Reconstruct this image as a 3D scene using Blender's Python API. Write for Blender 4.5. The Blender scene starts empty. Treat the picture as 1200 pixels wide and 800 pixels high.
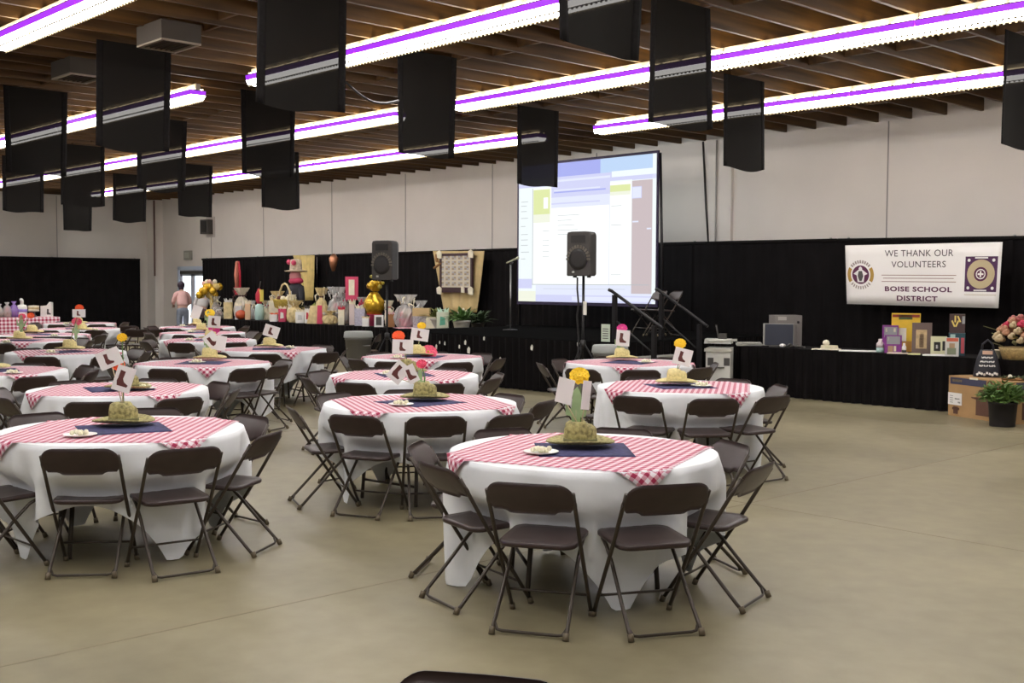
import bpy, math, random
from mathutils import Vector, Matrix
S=bpy.context.scene
COL=S.collection
rnd=random.Random(7)
PI=math.pi
# ------------------------------------------------------------------ camera (solved from the vanishing points)
F,PIT,ROLL,YAW=1332.24,5.14129913e-02,4.58322054e-03,8.19570019e-01
H=1.72
cy_,sy_=math.cos(YAW),math.sin(YAW)
FW=Vector((-sy_*math.cos(PIT),cy_*math.cos(PIT),-math.sin(PIT)))
r0=Vector((cy_,sy_,0)); u0=r0.cross(FW)
RT=r0*math.cos(ROLL)+u0*math.sin(ROLL); UP=-r0*math.sin(ROLL)+u0*math.cos(ROLL)
CAM=Vector((0,0,H))
cd=bpy.data.cameras.new('camera'); cam=bpy.data.objects.new('camera',cd); COL.objects.link(cam)
cd.sensor_width=36; cd.lens=F*36/1200; cd.clip_end=200; cd.clip_start=.05
m=Matrix.Identity(4)
for i in range(3):
    m[i][0]=RT[i]; m[i][1]=UP[i]; m[i][2]=-FW[i]; m[i][3]=CAM[i]
cam.matrix_world=m
S.camera=cam
def ray(px,py): return RT*((px-600)/F)+UP*((400-py)/F)+FW
def az(px,py,z):                      # real-world point on the level z seen at a pixel
    d=ray(px,py); return CAM+d*((z-H)/d.z)
def ay(px,py,y):
    d=ray(px,py); return CAM+d*(y/d.y)
def ax(px,py,x):
    d=ray(px,py); return CAM+d*(x/d.x)
def ad(px,py,dep): return CAM+ray(px,py)*dep
def depth(p): return (Vector(p)-CAM).dot(FW)
# ------------------------------------------------------------------ materials
def mat(name,col,rough=.6,metal=0,var=0,scale=8,emit=None,es=0,trans=0,bump=0,spec=.5,sheen=0):
    m=bpy.data.materials.new(name); m.use_nodes=True
    nt=m.node_tree; b=nt.nodes['Principled BSDF']
    b.inputs['Base Color'].default_value=(*col,1); b.inputs['Roughness'].default_value=rough
    b.inputs['Metallic'].default_value=metal; b.inputs['Specular IOR Level'].default_value=spec
    if var or bump:
        tc=nt.nodes.new('ShaderNodeTexCoord'); n=nt.nodes.new('ShaderNodeTexNoise')
        n.inputs['Scale'].default_value=scale; n.inputs['Detail'].default_value=4
        nt.links.new(tc.outputs['Object'],n.inputs['Vector'])
        if var:
            r=nt.nodes.new('ShaderNodeValToRGB')
            r.color_ramp.elements[0].position=.3; r.color_ramp.elements[1].position=.7
            r.color_ramp.elements[0].color=(*[max(0,c*(1-var)) for c in col],1)
            r.color_ramp.elements[1].color=(*[min(1,c*(1+var)) for c in col],1)
            nt.links.new(n.outputs['Fac'],r.inputs['Fac']); nt.links.new(r.outputs['Color'],b.inputs['Base Color'])
        if bump:
            bp=nt.nodes.new('ShaderNodeBump'); bp.inputs['Strength'].default_value=bump; bp.inputs['Distance'].default_value=.02
            nt.links.new(n.outputs['Fac'],bp.inputs['Height']); nt.links.new(bp.outputs['Normal'],b.inputs['Normal'])
    if emit:
        b.inputs['Emission Color'].default_value=(*emit,1); b.inputs['Emission Strength'].default_value=es
    if trans:
        out=nt.nodes['Material Output']; mx=nt.nodes.new('ShaderNodeMixShader'); t=nt.nodes.new('ShaderNodeBsdfTransparent')
        mx.inputs['Fac'].default_value=trans
        nt.links.new(b.outputs[0],mx.inputs[1]); nt.links.new(t.outputs[0],mx.inputs[2]); nt.links.new(mx.outputs[0],out.inputs['Surface'])
    return m
MT={}
def Mm(name,*a,**k):
    if name not in MT: MT[name]=mat(name,*a,**k)
    return MT[name]
WHITE=Mm('white_linen',(.80,.815,.84),.8,var=.03,scale=3)
BROWN=Mm('brown_plastic',(.038,.0225,.021),.34,var=.12,scale=14,spec=.45)
TUBE=Mm('brown_tube',(.055,.042,.032),.35,metal=.35)
BLACKF=Mm('black_fabric',(.009,.008,.008),.9,var=.3,scale=30,spec=.15)
SHEER=Mm('sheer_black_fabric',(.011,.010,.009),.9,trans=.014,spec=.12)
BLACKP=Mm('black_plastic',(.022,.02,.02),.4)
GREYP=Mm('dark_grey_plastic',(.07,.065,.06),.5)
STEEL=Mm('steel',(.45,.45,.44),.3,metal=.9)
BLACKM=Mm('black_metal',(.015,.014,.016),.4,metal=.3)
GREEN=Mm('leaf_green',(.10,.20,.05),.6,var=.4,scale=20)
PALEGREEN=Mm('pale_green_card',(.36,.52,.27),.7,var=.2,scale=9)
CARD=Mm('white_card',(.82,.80,.78),.7)
BOOT=Mm('boot_print',(.12,.035,.03),.8)
YEL=Mm('yellow_petal',(.95,.66,.03),.6); ORG=Mm('orange_petal',(.9,.13,.03),.6); PNK=Mm('pink_petal',(.85,.12,.22),.6); MAG=Mm('magenta_petal',(.65,.04,.25),.6)
PETC=Mm('flower_centre',(.55,.30,.03),.8)
NAVY=Mm('navy_cotton',(.04,.04,.115),.9,var=.4,scale=40)
PLATE=Mm('white_china',(.85,.84,.80),.3)
MINT=Mm('cream_sweets',(.86,.82,.62),.5)
STICK=Mm('pale_stick',(.55,.47,.30),.7)
GOLD=Mm('gold_foil',(.62,.38,.03),.25,metal=.6,var=.35,scale=14)
TAN=Mm('tan_tissue',(.66,.53,.28),.7,var=.2,scale=10)
CREAM=Mm('cream_paper',(.80,.74,.58),.7,var=.1,scale=10)
RED=Mm('red_cloth',(.55,.03,.06),.7); PINKR=Mm('pinkish_red',(.62,.06,.14),.6)
GOLDF=Mm('gold_fabric',(.62,.47,.17),.6,var=.15,scale=6)
CELLO=Mm('cellophane',(.80,.80,.80),.10,trans=.62,spec=1.0)
GREYW=Mm('pale_grey_paper',(.60,.60,.60),.6,var=.1,scale=9)
TEAL=Mm('pale_teal',(.42,.60,.56),.5)
HATG=Mm('olive_straw',(.33,.29,.12),.85,var=.5,scale=45,bump=.3)
HATC=Mm('cream_straw',(.72,.62,.30),.85,var=.15,scale=45,bump=.3)
BASKET=Mm('brown_wicker',(.28,.14,.05),.8,var=.4,scale=40,bump=.4)
PURPLE=Mm('purple_box',(.22,.03,.24),.5,var=.2,scale=20)
# gingham from UV
def gingham():
    m=bpy.data.materials.new('red_gingham'); m.use_nodes=True; nt=m.node_tree; b=nt.nodes['Principled BSDF']
    b.inputs['Roughness'].default_value=.85
    uv=nt.nodes.new('ShaderNodeUVMap'); sp=nt.nodes.new('ShaderNodeSeparateXYZ'); nt.links.new(uv.outputs['UV'],sp.inputs[0])
    g=[]
    for k in range(2):
        f=nt.nodes.new('ShaderNodeMath'); f.operation='FRACT'; nt.links.new(sp.outputs[k],f.inputs[0])
        c=nt.nodes.new('ShaderNodeMath'); c.operation='GREATER_THAN'; c.inputs[1].default_value=.5; nt.links.new(f.outputs[0],c.inputs[0]); g.append(c)
    a=nt.nodes.new('ShaderNodeMath'); a.operation='ADD'; nt.links.new(g[0].outputs[0],a.inputs[0]); nt.links.new(g[1].outputs[0],a.inputs[1])
    d=nt.nodes.new('ShaderNodeMath'); d.operation='MULTIPLY'; d.inputs[1].default_value=.5; nt.links.new(a.outputs[0],d.inputs[0])
    r=nt.nodes.new('ShaderNodeValToRGB'); r.color_ramp.interpolation='CONSTANT'
    e=r.color_ramp.elements; e[0].position=0; e[0].color=(.85,.76,.80,1); e[1].position=.8; e[1].color=(.36,.018,.07,1)
    n=e.new(.3); n.color=(.66,.31,.38,1)
    nt.links.new(d.outputs[0],r.inputs['Fac']); nt.links.new(r.outputs['Color'],b.inputs['Base Color'])
    return m
GING=gingham()
def concrete():
    m=bpy.data.materials.new('polished_concrete'); m.use_nodes=True; nt=m.node_tree; b=nt.nodes['Principled BSDF']
    tc=nt.nodes.new('ShaderNodeTexCoord')
    n1=nt.nodes.new('ShaderNodeTexNoise'); n1.inputs['Scale'].default_value=.55; n1.inputs['Detail'].default_value=6
    n2=nt.nodes.new('ShaderNodeTexNoise'); n2.inputs['Scale'].default_value=6; n2.inputs['Detail'].default_value=8
    for n in (n1,n2): nt.links.new(tc.outputs['Object'],n.inputs['Vector'])
    mx=nt.nodes.new('ShaderNodeMath'); mx.operation='MULTIPLY_ADD'; mx.inputs[1].default_value=.35
    nt.links.new(n2.outputs['Fac'],mx.inputs[0]); nt.links.new(n1.outputs['Fac'],mx.inputs[2])
    r=nt.nodes.new('ShaderNodeValToRGB'); e=r.color_ramp.elements
    e[0].position=.45; e[0].color=(.180,.153,.090,1); e[1].position=.9; e[1].color=(.315,.275,.172,1)
    nt.links.new(mx.outputs[0],r.inputs['Fac'])
    nt.links.new(r.outputs['Color'],b.inputs['Base Color'])
    r2=nt.nodes.new('ShaderNodeMapRange'); r2.inputs[3].default_value=.28; r2.inputs[4].default_value=.5
    nt.links.new(n1.outputs['Fac'],r2.inputs[0]); nt.links.new(r2.outputs[0],b.inputs['Roughness'])
    b.inputs['Specular IOR Level'].default_value=.4
    return m
def wood():
    m=bpy.data.materials.new('stained_lumber'); m.use_nodes=True; nt=m.node_tree; b=nt.nodes['Principled BSDF']
    tc=nt.nodes.new('ShaderNodeTexCoord'); mp=nt.nodes.new('ShaderNodeMapping'); mp.inputs['Scale'].default_value=(6,.5,9)
    n=nt.nodes.new('ShaderNodeTexNoise'); n.inputs['Scale'].default_value=1.5; n.inputs['Detail'].default_value=6
    nt.links.new(tc.outputs['Object'],mp.inputs[0]); nt.links.new(mp.outputs[0],n.inputs['Vector'])
    r=nt.nodes.new('ShaderNodeValToRGB'); e=r.color_ramp.elements
    e[0].position=.3; e[0].color=(.040,.018,.004,1); e[1].position=.72; e[1].color=(.135,.066,.015,1)
    nt.links.new(n.outputs['Fac'],r.inputs['Fac']); nt.links.new(r.outputs['Color'],b.inputs['Base Color']); b.inputs['Roughness'].default_value=.6
    return m
WOOD=wood()
# ------------------------------------------------------------------ mesh builder
class MB:
    def __init__(s): s.v=[]; s.f=[]; s.mi=[]; s.uv=None; s.cur=0
    def mat(s,i): s.cur=i; return s
    def add(s,vs,fs):
        o=len(s.v); s.v+=[tuple(v) for v in vs]
        for f in fs: s.f.append([i+o for i in f]); s.mi.append(s.cur)
        return s
    def box(s,c,d,R=None,taper=1):
        x,y,z=d[0]/2,d[1]/2,d[2]/2; vs=[]
        for k,zz in ((1,-z),(taper,z)):
            for a,b in ((-1,-1),(1,-1),(1,1),(-1,1)):
                v=Vector((a*x*k,b*y*k,zz))
                if R is not None: v=R@v
                vs.append(v+Vector(c))
        return s.add(vs,[(3,2,1,0),(4,5,6,7),(0,1,5,4),(1,2,6,5),(2,3,7,6),(3,0,4,7)])
    def tube(s,pts,r,n=8,cap=True):
        pts=[Vector(p) for p in pts]; rs=r if isinstance(r,(list,tuple)) else [r]*len(pts)
        vs=[];prev=None
        for i,p in enumerate(pts):
            t=(pts[min(i+1,len(pts)-1)]-pts[max(i-1,0)]).normalized()
            a=Vector((0,0,1)) if abs(t.z)<.95 else Vector((1,0,0))
            if prev is not None: a=prev
            u=(a-t*a.dot(t))
            if u.length<1e-6: u=t.orthogonal()
            u.normalize(); prev=u; w=t.cross(u)
            for k in range(n):
                th=2*PI*k/n; vs.append(p+(u*math.cos(th)+w*math.sin(th))*rs[i])
        fs=[]
        for i in range(len(pts)-1):
            for k in range(n):
                fs.append((i*n+k,i*n+(k+1)%n,(i+1)*n+(k+1)%n,(i+1)*n+k))
        if cap: fs+= [tuple(range(n-1,-1,-1)),tuple(range((len(pts)-1)*n,len(pts)*n))]
        return s.add(vs,fs)
    def lathe(s,prof,n=20,c=(0,0,0),sx=1,sy=1,wob=None):
        vs=[];c=Vector(c)
        for j,(r,z) in enumerate(prof):
            for k in range(n):
                th=2*PI*k/n; rr=r*(wob(th,j) if wob else 1)
                vs.append(c+Vector((rr*math.cos(th)*sx,rr*math.sin(th)*sy,z)))
        fs=[]
        for j in range(len(prof)-1):
            for k in range(n): fs.append((j*n+k,j*n+(k+1)%n,(j+1)*n+(k+1)%n,(j+1)*n+k))
        if prof[0][0]>1e-4: fs.append(tuple(range(n-1,-1,-1)))
        if prof[-1][0]>1e-4: fs.append(tuple(range((len(prof)-1)*n,len(prof)*n)))
        return s.add(vs,fs)
    def ball(s,c,r,n=12,sx=1,sy=1,sz=1):
        k=max(4,n//2); return s.lathe([(max(1e-5,r*math.sin(PI*j/k)),-r*math.cos(PI*j/k)*sz) for j in range(k+1)],n,c,sx,sy)
    def grid(s,fn,nu,nv,closed=False):
        vs=[fn(i/nu,j/nv) for j in range(nv+1) for i in range(nu+1)]
        fs=[(j*(nu+1)+i,j*(nu+1)+i+1,(j+1)*(nu+1)+i+1,(j+1)*(nu+1)+i) for j in range(nv) for i in range(nu)]
        return s.add(vs,fs)
    def prism(s,poly,t,M=None):       # polygon in local xz, thickness t along y
        n=len(poly); vs=[Vector((x,-t/2,z)) for x,z in poly]+[Vector((x,t/2,z)) for x,z in poly]
        if M is not None: vs=[M@v for v in vs]
        return s.add(vs,[tuple(range(n)),tuple(range(2*n-1,n-1,-1))]+[(i,i+n,(i+1)%n+n,(i+1)%n) for i in range(n)])
    def build(s,name,mats,parent=None,smooth=False,solid=0):
        me=bpy.data.meshes.new(name); me.from_pydata([tuple(v) for v in s.v],[],s.f)
        if not isinstance(mats,(list,tuple)): mats=[mats]
        for mm in mats: me.materials.append(mm)
        for p,k in zip(me.polygons,s.mi):
            p.material_index=k; p.use_smooth=smooth
        if s.uv:
            l=me.uv_layers.new(name='UVMap')
            for lp in me.loops: l.data[lp.index].uv=s.uv[lp.vertex_index]
        me.update()
        o=bpy.data.objects.new(name,me); COL.objects.link(o)
        if parent is not None: o.parent=parent
        if smooth and smooth!='all':
            pass
        if solid:
            md=o.modifiers.new('solid','SOLIDIFY'); md.thickness=solid; md.offset=0
        return o
def tag(o,label,cat,group=None,kind=None):
    o['label']=label; o['category']=cat
    if group: o['group']=group
    if kind: o['kind']=kind
    return o
def thing(name,label,cat,loc,rz=0,group=None):
    o=bpy.data.objects.new(name,None); COL.objects.link(o); o.location=loc; o.rotation_euler=(0,0,rz); o.empty_display_size=.1
    return tag(o,label,cat,group)
def structure(o): o['kind']='structure'; return o
def copy_tree(o,parent=None):
    c=o.copy(); COL.objects.link(c)
    if parent is not None: c.parent=parent
    for ch in list(o.children): copy_tree(ch,c)
    return c
def Rz(a): return Matrix.Rotation(a,3,'Z')
def text_into(b,body,size,xform,bold=0,sx=1,sp=1):
    cu=bpy.data.curves.new('t','FONT'); cu.body=body; cu.size=size; cu.align_x='CENTER'; cu.align_y='CENTER'; cu.offset=bold; cu.space_character=sp; cu.resolution_u=3
    o=bpy.data.objects.new('t',cu); COL.objects.link(o)
    dg=bpy.context.evaluated_depsgraph_get(); me=bpy.data.meshes.new_from_object(o.evaluated_get(dg))
    b.add([xform(v.co.x*sx,v.co.y) for v in me.vertices],[tuple(p.vertices) for p in me.polygons])
    bpy.data.objects.remove(o); bpy.data.curves.remove(cu); bpy.data.meshes.remove(me)

# ================================================================== SETTING
WY=18.0; WX=-37.5; ZC=4.5; XR=4.5; YB=-5.5
CONC=concrete()
b=MB(); b.box(((WX+XR)/2,(WY+YB)/2,-.1),(XR-WX+.6,WY-YB+.6,.2)); structure(b.build('floor',CONC))
JNT=Mm('floor_joint',(.235,.20,.135),.6)
b=MB()
for x in (-5.2,-11.3,-17.4,-23.5): b.box((x,(WY+YB)/2,.0006),(.012,WY-YB,.001))
for y in (1.3,7.4,13.3): b.box(((WX+XR)/2,y,.0008),(XR-WX,.012,.001))
structure(b.build('trim_1',JNT))
WALL=Mm('painted_block_wall',(.71,.665,.62),.85,var=.04,scale=.8)
def wall(name,x0,y0,x1,y1,t=.2):
    b=MB(); d=Vector((x1-x0,y1-y0,0)); L=d.length; d.normalize(); n=Vector((d.y,-d.x,0))
    a=math.atan2(d.y,d.x)
    b.box(((x0+x1)/2,(y0+y1)/2,2.45),(L,t,4.9),Rz(a)); return structure(b.build(name,WALL))
# back wall with a real opening for the glazed doors
DX0,DX1,DZ=-35.85,-33.89,2.22
b=MB(); b.box(((WX+DX0)/2,WY+.1,2.45),(DX0-WX,.2,4.9)); b.box(((DX0+DX1)/2,WY+.1,(DZ+4.9)/2),(DX1-DX0,.2,4.9-DZ)); b.box(((DX1+XR)/2,WY+.1,2.45),(XR-DX1,.2,4.9))
structure(b.build('wall_back',WALL))
wall('wall_left',WX-.1,YB,WX-.1,WY+.2)
SEAM=Mm('panel_joint',(.30,.28,.27),.9)
b=MB()
for x in (-33.5,-30.27,-26.63,-23.3,-19.97,-16.65,-9.9,-6.6): b.box((x,WY-.004,2.25),(.022,.008,4.5))
structure(b.build('trim_2',SEAM))
b=MB()
for y in (14.6,11.3,8.0): b.box((WX+.004,y,2.25),(.008,.022,4.5))
structure(b.build('trim_3',SEAM))
b=MB(); b.box((-13.4,WY-.04,2.25),(.62,.08,4.5)); structure(b.build('trim_4',WALL))   # pilaster
b=MB(); b.box((WX+.3,WY-.15,2.25),(.6,.3,4.5)); structure(b.build('trim_5',WALL))
def tubething(name,label,cat,pts,r,m,n=6):
    b=MB().tube(pts,r,n); return tag(b.build(name,m,smooth=True),label,cat)
tubething('cable','black cable running down the back wall right of the projection screen','cable',[(-13.75,17.9,4.48),(-13.66,17.9,3.2),(-13.6,17.93,2.4)],.022,BLACKP)
tubething('conduit','thin grey conduit running down the pilaster right of the screen','conduit',[(-13.42,17.89,4.48),(-13.42,17.89,2.2)],.016,Mm('conduit_grey',(.35,.33,.31),.5))
tubething('conduit','thin brown conduit pipe in the far left wall corner','conduit',[(-36.84,17.66,4.48),(-36.84,17.66,1.9)],.03,Mm('conduit_brown',(.16,.09,.08),.6))
# ceiling deck and joists
b=MB(); b.box(((WX+XR)/2,(WY+YB)/2,4.95),(XR-WX+.6,WY-YB+.6,.1)); ceil=structure(b.build('ceiling',WOOD))
x=-36.95; k=0
while x<XR:
    b=MB(); b.box((x,(WY+YB)/2,4.7),(.045,WY-YB,.4))
    for yb in (3.2,6.2,9.5,12.8,16.3): b.box((x+.305,yb+(.15 if k%2 else 0),4.72),(.565,.04,.34))
    o=structure(b.build('joist',WOOD,ceil)); x+=.61; k+=1
# ------------------------------------------------------------------ fluorescent strips
LAMP=mat('lamp_lens',(.9,.9,.9),.5,emit=(1,.97,.93),es=15.0)
VIO=mat('violet_fringe_glow',(.3,.05,.6),.4,emit=(.26,.02,.62),es=.95)  # added violet glow imitating camera colour fringing beside the lamps
SLOT=mat('lamp_slot',(.9,.9,.8),.5,emit=(1,.80,.48),es=14)
HOUS=Mm('fixture_housing',(.62,.58,.55),.4)
GUARD=Mm('lamp_guard',(.22,.17,.08),.5)
LF=2.44
def make_fixture():
    root=thing('ceiling_light','long fluorescent ceiling light','ceiling light',(0,0,0))
    L=LF/2-.006
    pr=lambda poly,b:b.add([(xx,y,z) for xx in (-L,L) for y,z in poly],[tuple(range(len(poly)-1,-1,-1)),tuple(range(len(poly),2*len(poly)))]+[(i,(i+1)%len(poly),(i+1)%len(poly)+len(poly),i+len(poly)) for i in range(len(poly))])
    b=MB(); pr([(-.035,4.417),(.035,4.417),(.035,4.499),(-.035,4.499)],b); b.build('housing',HOUS,root)
    b=MB(); pr([(-.08,4.286),(.08,4.286),(.112,4.343),(-.112,4.343)],b); b.build('diffuser',LAMP,root)
    b=MB(); pr([(-.113,4.344),(.113,4.344),(.121,4.405),(-.121,4.405)],b); b.build('fringe_strip',VIO,root)  # added glowing strip for the colour fringe, not a fixture part
    b=MB(); pr([(-.122,4.406),(.122,4.406),(.122,4.416),(-.122,4.416)],b); b.build('reflector',Mm('reflector_edge',(.10,.07,.10),.5),root)
    b=MB()
    for i in range(8): b.box((-LF/2+.1525+.305*i,0,4.432),(.235,.18,.009))
    b.build('lamp_slots',SLOT,root)
    b=MB()
    for s in (-1,1):
        b.box((0,s*.085,4.279),(2*L,.010,.008))
        for i in range(40): b.box((-L+.03+i*.0608,s*.085,4.269),(.02,.010,.014))
    b.build('edge_guard',GUARD,root)
    return root
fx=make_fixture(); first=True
rowname={4.55:'row nearest the camera',7.8:'second row from the camera',11.1:'third row from the camera',14.5:'row nearest the back wall'}
ordn=['first','second','third','fourth','fifth','sixth','seventh','eighth','ninth']
def place_fixture(x,y,label):
    global first
    o=fx if first else copy_tree(fx); first=False
    o.location=(x,y,0); o['label']=label; o['group']='fluorescent strip lights'
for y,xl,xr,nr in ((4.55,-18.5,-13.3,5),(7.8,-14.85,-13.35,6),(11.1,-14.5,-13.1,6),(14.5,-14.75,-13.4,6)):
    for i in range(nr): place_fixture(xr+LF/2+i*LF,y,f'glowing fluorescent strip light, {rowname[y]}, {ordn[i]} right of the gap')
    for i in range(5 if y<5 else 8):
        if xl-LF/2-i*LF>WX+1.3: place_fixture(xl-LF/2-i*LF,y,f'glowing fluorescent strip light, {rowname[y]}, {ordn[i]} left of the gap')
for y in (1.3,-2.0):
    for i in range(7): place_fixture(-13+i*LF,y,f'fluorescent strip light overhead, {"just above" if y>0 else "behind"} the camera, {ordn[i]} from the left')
# ------------------------------------------------------------------ hanging black cloths (hung along the joists)
def hanging(x,y0,label,w=.92,zb=3.28,ph=0,sag=.03):
    root=thing('hanging_cloth',label,'hanging cloth',(x,y0,0),group='black cloths hanging from the ceiling')
    def fn(a0,a1):
        def f(u,v):
            a=a0+(a1-a0)*u
            z=ZC+(zb-ZC)*v-(sag*math.sin(PI*a)+.015*math.sin(a*7+ph))*v
            xo=(.03*math.sin(a*5+ph)+.045*math.sin(2.2*a+ph*2))*v
            return (xo,a*w*(1-.03*v),z)
        return f
    MB().grid(fn(.09,.91),16,14).build('sheer_panel',SHEER,root,True)
    for a0,a1 in ((0,.09),(.91,1)): MB().grid(fn(a0,a1),3,14).build('side_hem',BLACKF,root,True,solid=.004)
HC=[(-13.07,12.3,'in front of the projection screen left edge'),(-10.9,8.3,'left of the screen, below two strip lights'),(-9.2,12.4,'above the pale pilaster right of screen'),
(-12.95,5.53,'large, near upper left beside the square heaters'),(-16.9,5.85,'at the left edge of the picture, nearest'),(-23.2,9.13,'upper left, behind the left edge cloth'),(-14.82,8.45,'directly left of the largest near cloth'),
(-8.8,5.2,'largest, near, left of the top centre'),(-5.2,5.2,'at the top centre with only its hem in view'),(-7.17,8.5,'big, right of the top centre cloth'),(-18.45,8.55,'upper left, just right of the heater cloth'),
(-26.3,9.05,'far left, second row beyond the edge cloth'),(-34.7,13.7,'farthest left, deepest into the corner'),(-21.1,12.5,'below left of the largest near cloth'),(-28.6,12.6,'far, above the left corner drape end'),(-25.06,12.6,'far, just right of the wall corner'),(-5.5,12.45,'at the right picture edge')]
for i,(x,y,l) in enumerate(HC): hanging(x,y,'black sheer cloth hanging from joists, '+l,ph=i*1.7)
# ceiling heaters
for (x,y,l) in ((-11.8,5.85,'right of the large hanging cloth'),(-14.5,5.95,'left of the large hanging cloth')):
    r=thing('ceiling_heater','grey square vent box under the joists, '+l,'heater',(x,y,0),group='vent boxes')
    g=Mm('vent_grey',(.045,.036,.027),.6)
    MB().box((0,0,4.41),(.6,.46,.2)).build('housing',g,r)
    b=MB()
    for c,d in (((0,.21,4.3),(.6,.04,.02)),((0,-.21,4.3),(.6,.04,.02)),((.28,0,4.3),(.04,.4,.02)),((-.28,0,4.3),(.04,.4,.02))): b.box(c,d)
    b.build('grille_frame',Mm('vent_rim',(.30,.26,.20),.5),r)
    b=MB()
    for i in range(6): b.box((0,-.15+.06*i,4.303),(.5,.02,.012),Matrix.Rotation(.5,3,'X'))
    b.build('louvre',Mm('vent_dark',(.06,.045,.03),.7),r)
p0,p1=ad(405,96,10.9),ad(467,118,11.6)
tubething('cable','black cable sagging from strip light to hanging cloth below ceiling','cable',[p0.lerp(p1,t)-Vector((0,0,.10*math.sin(PI*t))) for t in [i/8 for i in range(9)]],.012,BLACKP)
# ------------------------------------------------------------------ glazed door, exit box, wall speaker
DFR=Mm('door_frame_blue_grey',(.55,.64,.78),.4)
dr=structure(MB().box(((DX0+DX1)/2,WY+.08,DZ-.06),(DX1-DX0,.16,.12)).box((DX0+.05,WY+.08,DZ/2),(.1,.16,DZ)).box((DX1-.05,WY+.08,DZ/2),(.1,.16,DZ)).build('door_1',DFR))
DL=Mm('door_leaf',(.66,.68,.80),.4)
GLS=mat('daylit_glass',(.8,.9,.9),.1,emit=(.84,.97,1),es=1.6)
xm=(DX0+DX1)/2
for s,(xa,xb) in enumerate(((DX0+.1,xm-.005),(xm+.005,DX1-.1))):
    w=xb-xa; c=(xa+xb)/2
    lf=structure(MB().box((xa+.07,WY+.08,1.05),(.14,.06,2.08)).box((xb-.07,WY+.08,1.05),(.14,.06,2.08)).box((c,WY+.08,2.0),(w,.06,.2)).box((c,WY+.08,.16),(w,.06,.3)).build('door_leaf',DL,dr))
    structure(MB().box((c,WY+.08,1.1),(w-.26,.02,1.62)).build('pane',GLS,lf)); structure(MB().tube([(xb-.2 if s==0 else xa+.2,WY+.02,.95),(xb-.6 if s==0 else xa+.6,WY+.02,.95)],.02).build('push_bar',STEEL,lf))
structure(MB().box((xm,WY+.02,2.02),(1.6,.05,.1)).build('door_closer',GREYP,dr))
p=ay(222,299,WY)
r=thing('wall_box','small grey control box on white wall above the glass doors','box',(p.x,WY,p.z-.13))
MB().box((0,-.05,.13),(.42,.1,.30)).build('case',Mm('box_grey',(.30,.30,.26),.5),r); MB().box((0,-.105,.13),(.28,.012,.18)).build('cover',Mm('box_cover',(.42,.42,.36),.5),r)
p=ay(247.5,266,WY)
r=thing('wall_speaker','dark patterned speaker on white bracket high on wall right of doors','speaker',(p.x,WY,p.z-.3))
MB().box((0,-.02,.3),(.52,.04,.66)).build('back_plate',Mm('plate_grey',(.52,.48,.46),.5),r)
MB().box((.02,-.16,.3),(.36,.26,.46),Rz(.2)).build('case',GREYP,r); MB().box((.05,-.3,.3),(.22,.03,.36),Rz(.2)).build('grille',BLACKP,r)

# ------------------------------------------------------------------ pipe and drape
DPM=Mm('black_drape',(.0058,.0048,.0052),.8,var=.3,scale=3,spec=.10)
def drape(name,label,p0,p1,h0,h1,panels,seed):
    rr=random.Random(seed); p0=Vector((*p0,0)); p1=Vector((*p1,0)); d=(p1-p0); L=d.length; d.normalize(); n=Vector((d.y,-d.x,0))
    root=thing(name,label,'drape',p0)
    for k in range(panels):
        a0=L*k/panels; a1=L*(k+1)/panels; ph=rr.random()*6; fr=2*PI*rr.uniform(5.2,6.6)/1.22
        def f(u,v):
            s=a0-.012+(a1-a0+.024)*u; h=(h0+(h1-h0)*s/L)
            q=.022*math.sin(fr*s+ph)+.018*math.sin(fr*.37*s+ph*2.1)
            e=d*s+n*(q*(1-.5*v)); return (e.x,e.y,.015+(h-.02-.012*math.sin(PI*u))*v)
        MB().grid(f,max(24,int((a1-a0)*22)),6).build('curtain_panel',DPM,root,True)
    a=math.atan2(d.y,d.x)
    q=MB(); q.tube([d*0+Vector((0,0,h0)),d*L+Vector((0,0,h1))],.03,8); q.build('crossbar',BLACKF,root,True)
    for k in range(panels+1):
        s=min(max(L*k/panels,.16),L-.16); e=d*s-n*.075; h=h0+(h1-h0)*s/L
        q=MB(); q.tube([e,e+Vector((0,0,h+.05))],.022,8); q.lathe([(.13,0),(.13,.012),(.03,.014)],12,e); q.build('upright_pole',STEEL,root,True)
    return root
drape('drape_run','long run of black pleated drape along the far left wall',(-37.2,2.5),(-37.2,17.3),2.46,2.46,5,1)
drape('drape_run','black drape run behind the gift baskets, left of the projection screen',(-32.7,17.25),(-16.6,17.25),2.41,2.47,5,2)
drape('drape_run','black drape run behind the screen and stage steps',(-16.55,17.25),(-10.4,17.25),2.50,2.47,2,3)
drape('drape_run','black drape run behind the white banner at right',(-10.38,17.25),(-1.5,17.25),2.47,2.36,3,4)

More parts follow.
